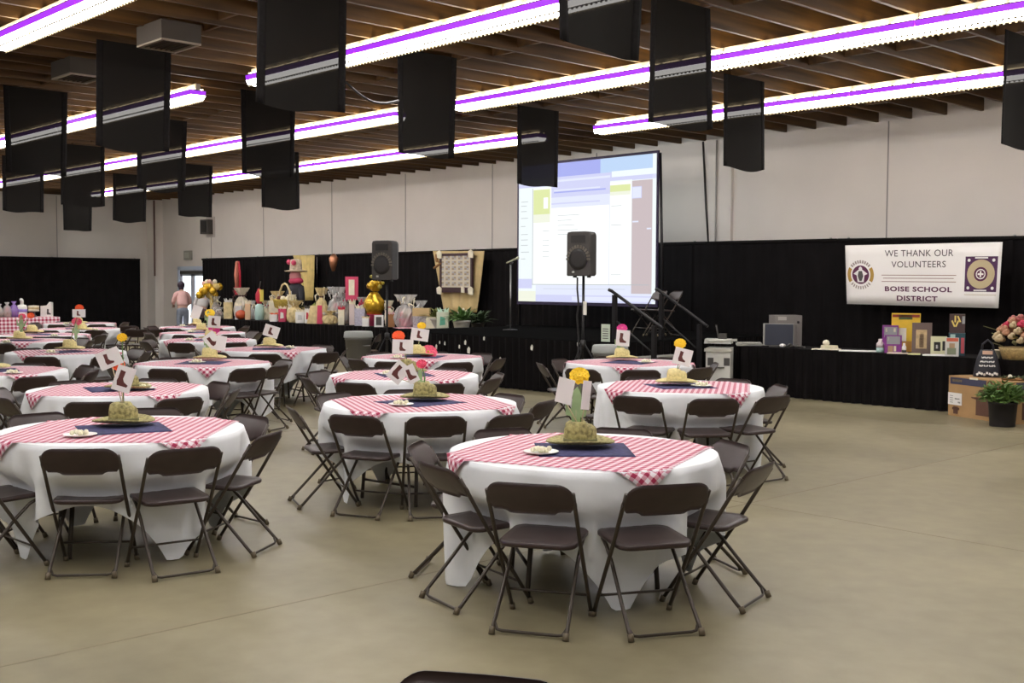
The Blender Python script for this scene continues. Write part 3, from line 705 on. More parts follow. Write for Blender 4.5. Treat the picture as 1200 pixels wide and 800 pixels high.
o=MB().box((0,0,0),(.06,.012,.2)).build('paper_label',sp); o.location=ad(685.5,361,16.75); tag(o,'small white tag hanging on the screen speaker cord','tag')
# mic stand
q=ay(598,392,14.4)
r=thing('microphone_stand','thin chrome microphone stand on stage left of the screen','microphone stand',(q.x,q.y,.84))
MB().lathe([(.14,0),(.14,.015),(.02,.03)],20).build('base',BLACKM,r,True); MB().tube([(0,0,.02),(0,0,1.22)],.013,8).build('pole',STEEL,r,True)
MB().tube([(0,0,1.22),(.03,.02,1.27)],.02,8).build('clip',BLACKP,r,True); MB().tube([(-.06,-.05,1.25),(.09,.06,1.33)],[.012,.017],8).ball((.11,.075,1.34),.03,8).build('microphone',Mm('mic_olive',(.5,.5,.35),.4),r,True)

# ------------------------------------------------------------------ projection screen
SX0,SX1,SZ0,SZ1,SY=-16.94,-13.32,1.34,4.075,16.0
sr=thing('projection_screen','large projection screen showing a bright computer desktop image','screen',((SX0+SX1)/2,SY,0))
W2=(SX1-SX0)/2; Hs=SZ1-SZ0
def em(n,c,s=1.0): return mat(n,(.02,.02,.02),.9,emit=c,es=s*.69,spec=0)
SM=[em('scr_base',(.90,.97,.98),.98),em('scr_window',(.97,1,.99),1.05),em('scr_blue',(.42,.46,.92),.95),em('scr_lav',(.68,.70,.97),.95),em('scr_pale',(.80,.84,1.0),.97),em('scr_yellow',(.78,.86,.42),.95),em('scr_desk',(.66,.56,.58),.9),em('scr_text',(.52,.56,.60),.9),em('scr_sky',(.55,.72,.98),.95),em('scr_cream',(.92,.95,.80),.95)]
b=MB()
def quad(mi,u0,v0,u1,v1,lay,sh=0,sh2=None):
    b.mat(mi); sh2=sh if sh2 is None else sh2; y=-.006-.0012*lay; X=lambda u:-W2+2*W2*u; Z=lambda v:SZ1-Hs*v
    b.add([(X(u0),y,Z(v1)),(X(u1),y,Z(v1)),(X(u1+0),y,Z(v0)),(X(u0),y,Z(v0))],[(0,1,2,3)])
quad(0,0,0,1,1,0)
quad(2,.0,.0,1,.10,1); quad(8,.62,0,1,.10,1.2); quad(3,0,.10,1,.16,1)
quad(0,.70,.095,1,.135,2); quad(4,0,.12,.69,.135,2)
quad(6,.84,.17,.975,.93,2); quad(3,.84,.135,1,.165,2); quad(0,.975,.0,1,1,2); quad(3,.84,.21,.905,.29,3); quad(4,.845,.215,.9,.285,4); quad(4,.845,.44,.885,.45,3); quad(4,.94,.49,.97,.5,3)
quad(3,0,.83,.11,.90,1); quad(9,0,.92,.14,1,1); quad(3,.14,.945,1,1,1.5); quad(4,.42,.955,1,.985,2)
quad(4,.14,.875,1,.945,1)
quad(7,.112,.17,.117,.875,3); quad(1,.117,.17,.835,.87,2.5)
quad(5,.12,.18,.25,.36,4); quad(9,.12,.36,.25,.42,4); quad(1,.20,.24,.235,.32,5)
quad(3,.26,.14,.69,.245,4); quad(2,.28,.205,.66,.215,5); quad(4,.28,.19,.62,.2,5); quad(4,.26,.245,.69,.32,4); quad(3,.26,.285,.62,.295,5)
quad(5,.69,.19,.83,.235,4); quad(9,.69,.235,.83,.26,4); quad(4,.685,.26,.69,.87,4)
for v in (.26,.29,.33,.38,.44,.50,.54,.58,.63,.68): quad(7,.02,v,.055+.02*((v*50)%2),v+.004,2)
for v in (.48,.55,.585,.63,.665): quad(7,.195,v,.245,v+.003,6)
for v in (.375,.41,.445,.48,.51): quad(7,.31,v,.40+.08*((v*37)%1),v+.003,6)
for v in (.33,.46,.80): quad(7,.70,v,.77,v+.003,6)
quad(7,.117,.868,.96,.873,6); quad(7,.2,.90,.8,.902,3)
b.build('image_surface',SM,sr)
b=MB()
for c,d in (((0,.006,SZ1+.02),(2*W2+.08,.03,.05)),((0,.006,SZ0-.02),(2*W2+.08,.03,.06)),((-W2-.02,.006,(SZ0+SZ1)/2),(.04,.03,Hs)),((W2+.02,.006,(SZ0+SZ1)/2),(.04,.03,Hs))): b.box(c,d)
b.build('frame',Mm('screen_border',(.02,.012,.05),.6),sr)
for s in (-1,1): MB().tube([(s*1.9,.12,.835 if s>-2 else .0),(s*1.86,.03,SZ1)],.025,8).build('support_leg',BLACKM,sr,True)
for s in (-1,1): MB().box((s*1.9,.12,.845),(.08,.7,.02)).build('foot',BLACKM,sr)

# ================================================================== GIFT TABLE
GX0,GX1,GY0,GY1=-28.2,-19.75,14.65,15.45
n=3; w=(GX1-GX0)/n
for i in range(n):
    r=thing('display_table','long gift table with black pleated skirt, '+['leftmost','middle','rightmost'][i]+' of the three below the baskets','table',(GX0+w*(i+.5),15.05,0),group='black skirted gift tables')
    MB().box((0,0,.735),(w-.004,.8,.03)).build('tabletop',BLACKF,r); pleated((-w/2+.005,-.42),(w/2-.005,-.42),.01,.745).build('skirt',DPM,r,True)
    if i==n-1: pleated((w/2-.02,-.4),(w/2-.02,.4),.01,.745).build('skirt',DPM,r,True)
    if i==0: pleated((-w/2+.02,.4),(-w/2+.02,-.4),.01,.745).build('skirt',DPM,r,True)
    for sx in (-1,1):
        for sy in (-1,1): MB().tube([(sx*(w/2-.2),sy*.3,.72),(sx*(w/2-.2),sy*.3,0)],.018,6).build('leg',TUBE,r,True)
GT=.7505
def gp(px,Y=15.0): q=ay(px,378,Y); return q.x,Y
def psz(px0,px1,Y):   # metres facing the camera between two pixels at depth Y
    q=ay((px0+px1)/2,370,Y); return abs(px1-px0)/F*depth(q)
def zpx(px,py,Y): return ay(px,py,Y).z
def gift_basket(px0,px1,ytop,label,Y=15.0,wrap=None,body=None,bow=None,fill=None,base=GT):
    px=(px0+px1)/2; x,y=gp(px,Y); w=psz(px0,px1,Y); h=zpx(px,ytop,Y)-base
    r=thing('gift_basket',label,'gift basket',(x,y,base),group='wrapped gift baskets')
    R=w/2; hb=h*.25
    MB().lathe([(R*.6,0),(R*.66,.005),(R*.82,hb),(R*.86,hb),(R*.86,hb+.015),(R*.74,hb+.015),(R*.7,hb*.7),(.001,hb*.7)],18).build('basket',body or BASKET,r,True)
    b=MB()
    for i in range(9):
        a=i*2.4; rr=R*.2*math.sqrt(i)*.8; b.mat(i%3); b.ball((rr*math.cos(a),rr*math.sin(a),hb+h*.10+h*.11*(i%3)*.6),R*.24,8,1,1,1.2)
    b.build('gifts',fill or [CREAM,RED,TAN],r,True)
    sd=px0*.7; wob=lambda th,j:1+.09*math.sin(5*th+j*1.3+sd)*(j>0)+.07*math.sin(11*th-j*1.7+sd)*(j>0)+.30*math.sin(7*th+sd)*(j>6)
    MB().lathe([(R*.82,.004),(R*.98,h*.12),(R*1.04,h*.30),(R*1.0,h*.46),(R*.78,h*.60),(R*.40,h*.70),(R*.24,h*.73),(R*.55,h*.84),(R*.95,h*1.0)],28,wob=wob).build('wrap',wrap or CELLO,r)
    b=MB()
    for i in range(5):
        a=2*PI*i/5; b.ball((R*.30*math.cos(a),R*.30*math.sin(a),h*.74),R*.20,8,1,1,.7)
    b.build('bow',bow or RED,r,True)
    b=MB(); rr_=random.Random(int(px0*7))
    for i in range(9):
        a=rr_.random()*6.28; e=R*rr_.uniform(.6,1.35); z2=h*rr_.uniform(.70,1.02); ca,sa=math.cos(a),math.sin(a)
        b.tube([(0,0,h*.73),(ca*e*.6,sa*e*.6,z2),(ca*e,sa*e,z2-h*.06),(ca*e*.85,sa*e*.85,z2-h*.2)],[.014,.016,.016,.01],5)
    b.build('ribbon_curls',[GREYW,CREAM,bow or RED][int(px0)%3],r,True); return r
def gift_bag(px0,px1,ytop,label,m,Y=14.9,tis=None,ang=0,motif=None,base=GT,rz=0):
    px=(px0+px1)/2; x,y=gp(px,Y); w=psz(px0,px1,Y)*.85; h=(zpx(px,ytop,Y)-base)*.8
    r=thing('gift_bag',label,'gift bag',(x,y,base),rz+.75,group='gift bags on the long table')
    MB().box((0,0,h/2),(w,w*.45,h),None,1.04).build('bag',m,r)
    b=MB()
    for i in range(6):
        a=i*1.05; cx,cy=w*.3*math.cos(a),w*.12*math.sin(a); b.add([(cx-.03,cy,h*.97),(cx+.04,cy+.02,h*.97),(cx+.05*math.cos(a),cy,h*1.25)],[(0,1,2)])
    b.build('tissue',tis or CREAM,r,solid=.004)
    MB().tube([(-w*.2,-w*.24,h*.95),(-w*.15,-w*.24,h*1.13),(w*.15,-w*.24,h*1.13),(w*.2,-w*.24,h*.95)],.006,5).build('handle',tis or CREAM,r,True)
    if motif: MB().prism([(-w*.25,-h*.25),(w*.25,-h*.2),(w*.2,h*.2),(-w*.2,h*.25)],.004,Matrix.Translation((0,-w*.235,h*.5))).build('motif',motif,r)
    return r
# far left: gold floral arrangement
x,y=gp(248,14.9); zc=zpx(243,341,14.9)-GT; zt=zpx(243,329,14.9)-GT
r=thing('flower_arrangement','gold wrapped bouquet with cream blossoms at the far left of the gift table','bouquet',(x,y,GT))
MB().lathe([(.10,0),(.11,.03),(.05,.12),(.035,.3),(.06,zc-.1)],16).build('vase',GOLDF,r,True)
b=MB()
for i in range(16):
    a=i*2.4; rr=.075*math.sqrt(i); b.mat(1 if i%4==0 else 0); b.ball((rr*math.cos(a)-.08,rr*math.sin(a),zc-.10+.11*(i%3)),.105,8)
b.build('gold_wrap',[GOLD,GOLDF],r,True)
b=MB()
for i in range(9):
    a=i*2.4; rr=.06*math.sqrt(i); b.mat(i%2); b.ball((rr*math.cos(a)-.08,rr*math.sin(a),zt-.12+.05*(i%3)),.065,8)
b.build('blossoms',[CREAM,Mm('pink_blossom',(.75,.45,.4),.7)],r,True)
gift_basket(247,258,347,'white tissue gift basket just right of the gold bouquet',fill=[PINKR,CREAM,RED],wrap=CELLO,bow=CREAM)
gift_basket(252,262,360,'low orange and yellow fruit gift basket at the left table end',Y=14.85,fill=[GOLD,Mm('orange_fruit',(.8,.22,.03),.5),RED],bow=GOLD)
gift_bag(262,273,349,'tan gift bag with pale tissue ears on left table end',TAN,tis=GREYW)
gift_basket(275,292,337,'tall cream wrapped basket below the red hanging scarf',Y=15.2,wrap=Mm('cream_wrap',(.75,.68,.55),.4,trans=.25),bow=Mm('dark_bow',(.08,.03,.03),.5),fill=[CREAM,TAN,GREYW])
gift_bag(275,284,354,'pale grey gift bag in front of the tall cream basket',GREYW,Y=14.85,tis=CREAM)
x,y=gp(282.5,14.8); o=MB().ball((0,0,.125),.15,16,1,1,.83).build('pumpkin',Mm('pumpkin_orange',(.45,.07,.02),.5,var=.2),None,True); o.location=(x,y,GT); tag(o,'dark orange round pumpkin in front of the grey bag','pumpkin')
gift_bag(287,294,351,'peach gift bag with pale tissue right of the pumpkin',Mm('peach',(.75,.5,.32),.6),Y=14.9)
# wine bottle bag
x,y=gp(304,15.0)
r=thing('bottle_bag','tall bottle in teal bag with red and yellow topper','bottle',(x,y,GT))
MB().lathe([(.10,0),(.11,.02),(.12,.2),(.10,.36),(.05,.42)],14).build('teal_bag',TEAL,r,True); MB().lathe([(.05,.40),(.09,.5),(.09,.66),(.03,.8)],12).build('red_sleeve',RED,r,True)
MB().box((.1,0,.62),(.12,.06,.3)).build('yellow_tag',Mm('yellow_tag',(.75,.62,.12),.6),r); MB().tube([(.0,0,.78),(.07,0,.98)],.012,6).build('neck',GREYP,r,True)
gift_bag(315,328,346,'cream gift bag leaning at the left of the handled basket',CREAM,Y=15.1,tis=TAN)
# basket with handle
x,y=gp(334,15.1)
r=thing('handled_basket','round yellow straw basket with tall arched handle','basket',(x,y,GT))
MB().lathe([(.14,0),(.16,.02),(.16,.3),(.25,.34),(.29,.52),(.3,.54),(.27,.54),(.24,.5),(.001,.48)],20).build('bowl',Mm('straw_yellow',(.62,.47,.10),.8,var=.2,scale=30),r,True)
MB().tube([(-.27,0,.52),(-.22,0,.75),(-.1,0,.9),(0,0,.93),(.1,0,.9),(.22,0,.75),(.27,0,.52)],.025,8).build('handle',TAN,r,True)
b=MB()
for i in range(7): a=i*.9; b.mat(i%2); b.ball((.14*math.cos(a),.14*math.sin(a),.56),.07,8)
b.build('contents',[CREAM,BOOT],r,True)
gift_bag(326,336,358,'red and white gift bag under the handled basket',PINKR,Y=14.8,motif=CARD,tis=CREAM)
gift_bag(316,326,366,'small white gift bag at the table front under cream bag',CARD,Y=14.72,tis=ORG)
gift_basket(337,355,352,'wide tan tissue wrapped gift basket below the dark figure',Y=14.85,wrap=TAN,bow=TAN)
gift_bag(346,358,362,'white gift bag with curled ribbon front of the tan basket',CARD,Y=14.72,tis=CREAM,motif=GREYW)
gift_bag(357,364,357,'narrow white and red bottle bag left of the ribboned basket',CARD,Y=14.75,tis=GREYP,motif=RED)
# dark scarecrow figure
q=ay(350,300,15.6); zt=zpx(346,300,15.6)
x=ay(347,340,15.6).x
r=thing('scarecrow_figure','dark dressed scarecrow figure with tan straw hat and red neckerchief','figure',(x,15.6,0))
MB().lathe([(.16,.0),(.17,.4),(.2,.8),(.26,1.2),(.27,1.45),(.22,1.62),(.08,1.72)],18,(0,0,0),1,.7).build('coat',Mm('dark_coat',(.012,.012,.02),.7),r,True)
b=MB()
for s in (-1,1): b.tube([(s*.22,0,1.6),(s*.36,-.05,1.3),(s*.28,-.15,1.05)],[.08,.075,.06],8)
b.build('sleeves',Mm('dark_coat',(.012,.012,.02),.7),r,True)
MB().ball((0,-.02,1.86),.15,14,1,1,1.15).build('head',Mm('sack_face',(.62,.25,.27),.8),r,True)
MB().lathe([(.14,1.68),(.19,1.74),(.15,1.82)],14).build('neckerchief',PINKR,r,True)
MB().lathe([(.001,1.96),(.26,1.98),(.3,2.0),(.16,2.02),(.15,2.15),(.13,2.28),(.05,2.3)],18).build('straw_hat',Mm('pale_straw',(.55,.45,.33),.8,var=.3,scale=20),r,True)
for q in ((-.16,-.1,2.22),(.13,-.15,2.2)): MB().ball(q,.07,8).build('hat_flower',PINKR,r,True)
MB().box((.05,-.2,1.35),(.07,.03,.28),Rz(0)).build('white_card',CARD,r)
# red scarf hanging on drape, copper horn ornament
x=ay(280.5,330,17.05).x; zt=zpx(281,306,17.05); zb=zpx(281,346,17.05)
b=MB(); b.grid(lambda u,v:((-.07-.13*v)+(.14+.26*v)*u+.03*math.sin(v*5),.02*math.sin(u*9),zt+(zb-zt)*v),10,14)
o=thing('hanging_scarf','tall narrow red scarf hanging on the black drape left side','scarf',(x,17.0,0)); b.build('red_cloth',RED,o,True,solid=.01)
MB().ball((0,-.02,zt-.05),.06,8).tube([(0,-.03,zt-.05),(.03,-.06,zt-.4),(.06,-.06,zt-.75)],[.04,.075,.055],10).build('salmon_tassel',Mm('salmon',(.66,.22,.15),.7),o,True)
x=ay(391,307,17.0).x; z=zpx(391,307,17.0)
b=MB(); b.tube([(0,0,z+.2),(.05,-.03,z+.1),(.04,-.04,z-.06),(.03,-.03,z-.24)],[.05,.13,.10,.04],10)
tag(b.build('wall_ornament',Mm('copper',(.55,.25,.14),.35,metal=.7),None,True),'copper coloured horn ornament hanging on the black drape','ornament').location=(x,17.0,0)
# gold fabrics
def fabric_drop(name,pxt0,pxt1,pyt,pxb0,pxb1,pyb,label,m,Y=17.02):
    A=ay(pxt0,pyt,Y);B=ay(pxt1,pyt,Y);C=ay(pxb1,pyb,Y);D=ay(pxb0,pyb,Y)
    b=MB(); 
    def f(u,v):
        p=(A.lerp(B,u)).lerp(D.lerp(C,u),v); return (p.x,p.y+.035*math.sin(u*26+v*2)*(.4+.6*v)-.02,p.z)
    b.grid(f,40,10); o=b.build(name,m,None,True,solid=.008); return tag(o,label,'fabric')
fabric_drop('gold_fabric',344,369,299,358,367,352,'gold satin fabric hung over the black drape behind dark figure',GOLDF)
fabric_drop('tan_fabric',508,568,294,520,559,366,'tan fabric hung over the black drape behind the framed picture',Mm('tan_fabric',(.62,.47,.23),.8,var=.12,scale=5))
# framed picture on tan fabric
A=ay(516,297,16.9); B=ay(554,342,16.9); cx=(A.x+B.x)/2; cz=(A.z+B.z)/2; w=B.x-A.x; h=A.z-B.z
r=thing('framed_picture','framed patterned quilt picture with cream corners on tan fabric','picture',(cx,16.9,cz-h/2))
b=MB()
for c,d in (((0,0,.04),(w,.05,.12)),((0,0,h-.03),(w,.05,.06)),((-w/2+.03,0,h/2),(.06,.05,h)),((w/2-.03,0,h/2),(.06,.05,h))): b.box(c,d)
b.build('frame',Mm('dark_frame',(.05,.02,.025),.5),r)
QM=[Mm('quilt_cream',(.62,.56,.44),.8),Mm('quilt_tan',(.36,.28,.20),.8),Mm('quilt_grey',(.42,.40,.40),.8)]
b=MB(); nx,nz=14,18
for i in range(nx):
    for j in range(nz):
        b.mat((i*3+j*5+(i*j)%3)%3); b.box((-w/2+.06+(w-.12)*(i+.5)/nx,0,.1+(h-.16)*(j+.5)/nz),((w-.12)/nx*.96,.02,(h-.16)/nz*.96))
b.build('quilt_panel',QM,r)
for sx in (-1,1):
    for z in (.02,h-.03): MB().prism([(-.07,-.07),(.07,-.09),(.08,.05),(0,.1),(-.09,.06)],.03,Matrix.Translation((sx*(w/2-.02),-.045,z))).build('corner_clip',CREAM,r)
MB().box((.28,-.04,.05),(.1,.03,.14)).build('tag',CREAM,r)
MB().tube([(-w/2-.2,-.02,h*.62),(-w/2+.05,-.03,h*.75),(-w/2-.1,-.02,h*.8),(-w/2-.12,-.02,h*.98)],.035,6).build('twig',BASKET,r,True)
# ribboned tan baskets etc.
gift_basket(370,384,337,'tall tan tissue basket with dark bow right of gold fabric',Y=15.15,wrap=TAN,bow=Mm('dark_bow',(.08,.03,.03),.5))
x,y=gp(373,14.8)
r=thing('gift_package','long tan wrapped gift leaning with wide red ribbon','gift',(x,y,GT),.7)
MB().box((0,0,.21),(.5,.16,.42),Matrix.Rotation(.0,3,'Y'),.7).build('wrapping',TAN,r); MB().box((.06,-.075,.215),(.13,.06,.43),None,.75).build('ribbon',PINKR,r)
gift_basket(384,405,336,'large silver cellophane gift basket with ribbon loops',Y=15.15,wrap=CELLO,bow=GREYW,fill=[GREYW,CREAM,PINKR])
gift_basket(378,395,364,'low tan tissue basket at the table front',Y=14.8,wrap=TAN,bow=TAN)
gift_bag(396,404,358,'small cream gift box with red bow',CREAM,Y=14.78,tis=RED)
# pink framed picture
x,y=gp(412.5,15.3); z0=zpx(412,354,15.3); z1=zpx(412,324,15.3); w=psz(405,420,15.3)
r=thing('framed_card','tall pinkish red picture frame with cream picture standing on table','picture',(x,y,GT),.75)
hh=z1-GT; MB().box((0,0,hh-.27),(w,.05,.54)).build('frame',PINKR,r); MB().box((0,-.03,hh-.25),(w*.45,.02,.36)).build('picture',CREAM,r); MB().box((0,.02,(hh-.5)/2),(.1,.05,hh-.5)).build('stand',RED,r)
gift_bag(409,416,350,'narrow pale gift bag in front of the pink frame',Mm('pale_pink',(.72,.6,.58),.6),Y=15.0)
gift_bag(415,429,356,'lavender patterned gift bag below the gold basket',Mm('lavender',(.50,.47,.58),.6,var=.2,scale=25),Y=14.85,tis=CREAM)
# gold cellophane basket big
def gold_big():
    x,y=gp(438.5,15.1); w=psz(426,451,15.1)/2; z0=zpx(438,368,15.1)-GT; z1=zpx(438,342,15.1)-GT; z2=zpx(440,324,15.1)-GT
    r=thing('gold_gift_basket','large round gold cellophane gift basket under the left speaker','gift basket',(x,y,GT))
    MB().lathe([(w*.5,0),(w*.5,z0*.9),(w*.8,z0),(.001,z0)],18).build('pedestal_bowl',PINKR,r,True)
    wob=lambda th,j:1+.05*math.sin(8*th+j)
    MB().lathe([(w*.7,z0),(w*1.0,z0+(z1-z0)*.35),(w*.93,z0+(z1-z0)*.6),(w*.5,z0+(z1-z0)*.9),(w*.3,z1)],28,wob=wob).build('gold_wrap',GOLD,r,True)
    b=MB()
    for i in range(12):
        a=i*2.4; rr=w*.2*math.sqrt(i); b.ball((rr*math.cos(a)*.8,rr*math.sin(a)*.8,z1+(z2-z1)*(.25+.3*(i%3)/2)),w*.32,8)
    b.build('gold_bow',GOLD,r,True)
    b=MB(); b.ball((w*.9,0,z1+.12),w*.22,8); b.ball((w*1.1,.05,z1+.2),w*.16,8); b.ball((0,-w*.3,z2),w*.18,8); b.build('gold_sprigs',Mm('olive_gold',(.30,.25,.03),.4),r,True)
gold_big()
gift_bag(424,433,370,'small white triangular wrapped gift at the front edge',CARD,Y=14.72,tis=TAN)
x,y=gp(444,14.75)
r=thing('framed_photo','small white framed photograph standing below the gold basket','photo frame',(x,y,GT),.75); MB().box((0,0,.13),(.2,.02,.26)).build('frame',CARD,r); MB().box((0,-.012,.13),(.12,.01,.18)).build('photo',GREYP,r); MB().box((0,.05,.08),(.04,.1,.16)).build('easel_back',CARD,r)
gift_bag(454,463,364,'pink and brown gift bag right of the speaker pole',Mm('brownish',(.35,.16,.06),.6),Y=14.95,tis=Mm('pink_tissue',(.75,.5,.5),.7))
gift_basket(463,489,345,'big silver cellophane basket with red checked base',Y=15.0,wrap=CELLO,bow=GREYW,fill=[BASKET,RED,CREAM],body=PINKR)
x,y=gp(478,14.76); b=MB(); b.uv=None
r=topper((x,y),.4,'red and white checked cloth crumpled at the table front edge',half=.26,z0=GT+.012,R=9,name='checked_cloth',n=14,cat='cloth',group=None,chk=.09)
x,y=gp(494,15.0)
r=thing('gift_box','tan gift box with patterned grey front behind the yellow flowers','gift box',(x,y,GT),.75); MB().box((0,0,.13),(.34,.2,.26)).build('box',Mm('greyish_pattern',(.40,.37,.40),.7,var=.35,scale=30),r); MB().box((0,.02,.345),(.36,.22,.17)).build('lid_box',Mm('tan_box',(.62,.44,.22),.7),r)
gift_bag(511,527,360,'cream and green striped gift box with pale bow',Mm('stripe_cream',(.72,.75,.60),.6),Y=14.85,tis=Mm('mint_bow',(.6,.8,.65),.6),motif=Mm('stripe_green',(.15,.5,.35),.6))
x,y=gp(506,15.1); o=MB().box((0,0,.11),(.22,.16,.22),Rz(.7)).box((0,0,.235),(.2,.14,.03),Rz(.7)).build('canister',CREAM); o.location=(x,y,GT); tag(o,'small cream box left of the striped gift','box')
for (a0,a1,yt,Yq,l,wm,bm) in ((306,320,352,15.25,'cream tissue bundle between the teal bottle and cream bag',CREAM,PINKR),(318,333,341,15.3,'tan bundle with red bow behind the handled basket left side',TAN,RED),(337,347,345,14.95,'cream bundle with pale bow in front of the dark figure',CREAM,CREAM),(354,366,360,15.2,'small tan bundle under the yellowish fern',TAN,GOLD),
  (396,412,343,15.3,'silver cellophane bundle left of the pink frame',CELLO,PINKR),(419,430,348,15.25,'pale bundle with pink bow left of the gold basket',GREYW,PINKR),(451,461,352,15.2,'cream bundle behind the speaker pole',CREAM,RED),(486,500,352,15.25,'clear cellophane bundle right of the big silver basket',CELLO,CREAM),(264,272,352,15.3,'pale bundle with orange bow behind the tan bag',GREYW,ORG),(292,300,352,15.25,'grey wrapped bundle left of the teal bottle',GREYW,NAVY)):
    gift_basket(a0,a1,yt,l,Y=Yq,wrap=wm,bow=bm)
# plants
def plant(px,Y,ptop,label,pot,potm,rpot,hpot,base,n=40,L=.35,spread=1.0,blos=None,name='potted_plant',seed=1,lm=None,bush=False):
    rr=random.Random(seed); q=ay(px,378,Y); r=thing(name,label,'plant',(q.x,Y,base))
    MB().lathe(pot(rpot,hpot),22).build('pot',potm,r,True)
    b=MB()
    for i in range(n if bush else 0):
        a=rr.random()*2*PI; e=math.asin(rr.uniform(-.25,1)); q_=L*rr.uniform(.35,1.0)
        c=Vector((math.cos(a)*math.cos(e)*q_*1.05,math.sin(a)*math.cos(e)*q_*1.05,hpot+.05+math.sin(e)*q_*.75)); d=(Vector((math.cos(a),math.sin(a),rr.uniform(-.5,1)))+Vector((rr.uniform(-.6,.6),rr.uniform(-.6,.6),0))).normalized()*.065; sd_=d.cross(Vector((rr.uniform(-.4,.4),rr.uniform(-.4,.4),1)))*.45
        b.add([c-d*.4,c+sd_,c+d,c-sd_],[(0,1,2,3)])
        if i%9==0: b.tube([Vector((0,0,hpot*.9)),c*.5+Vector((0,0,hpot*.5)),c],.004,4)
    for i in range(0 if bush else n):
        a=rr.random()*2*PI; el=rr.uniform(.25,1.25); l=L*rr.uniform(.6,1.1); d=Vector((math.cos(a)*spread,math.sin(a)*spread,math.tan(el)*.8)).normalized()
        s=Vector((math.cos(a),math.sin(a),0))*rpot*.5*rr.random()+Vector((0,0,hpot*.93)); side=d.cross(Vector((0,0,1))); side=(side.normalized() if side.length>.01 else Vector((1,0,0)))*l*.11
        mid=s+d*l*.55; tip=s+d*l-Vector((0,0,l*.22))
        b.add([s-side*.2,s+side*.2,mid+side,tip,mid-side],[(0,1,2,4),(4,2,3)])
    b.build('foliage',lm or GREEN,r,solid=.003)
    if blos:
        b=MB()
        for i in range(blos[1]):
            a=rr.random()*6.28; b.ball((rpot*1.1*rr.random()*math.cos(a),rpot*1.1*rr.random()*math.sin(a),hpot+L*rr.uniform(.2,.7)),.03,6)
        b.build('blossoms',blos[0],r,True)
    return r
PT=lambda R,h:[(R*.75,0),(R*.78,.01),(R*.97,h*.82),(R*1.04,h*.83),(R*1.05,h),(R*.95,h),(R*.9,h*.85),(.001,h*.84)]
plant(541,15.0,352,'leafy plant in cream white pot at the right table end',PT,Mm('pot_cream',(.62,.60,.55),.5),.18,.21,GT,60,.42,1,(CREAM,5),seed=3)
plant(514,15.25,352,'low green fern in pale planter below the tan fabric',PT,Mm('planter_pale',(.60,.58,.55),.6),.22,.22,GT,60,.4,1.2,None,seed=4,lm=Mm('fern_olive',(.17,.19,.05),.7,var=.4,scale=20))
plant(560,15.35,360,'dark green trailing fern right of the cream pot',PT,BLACKP,.14,.16,GT,60,.42,1.1,None,seed=5,lm=Mm('dark_fern',(.03,.055,.02),.7))
plant(366,15.3,352,'yellowish green fern at the foot of the gold fabric',PT,GREYP,.14,.2,GT,60,.4,1,None,seed=6,lm=Mm('yellow_fern',(.22,.25,.04),.7,var=.4,scale=20))

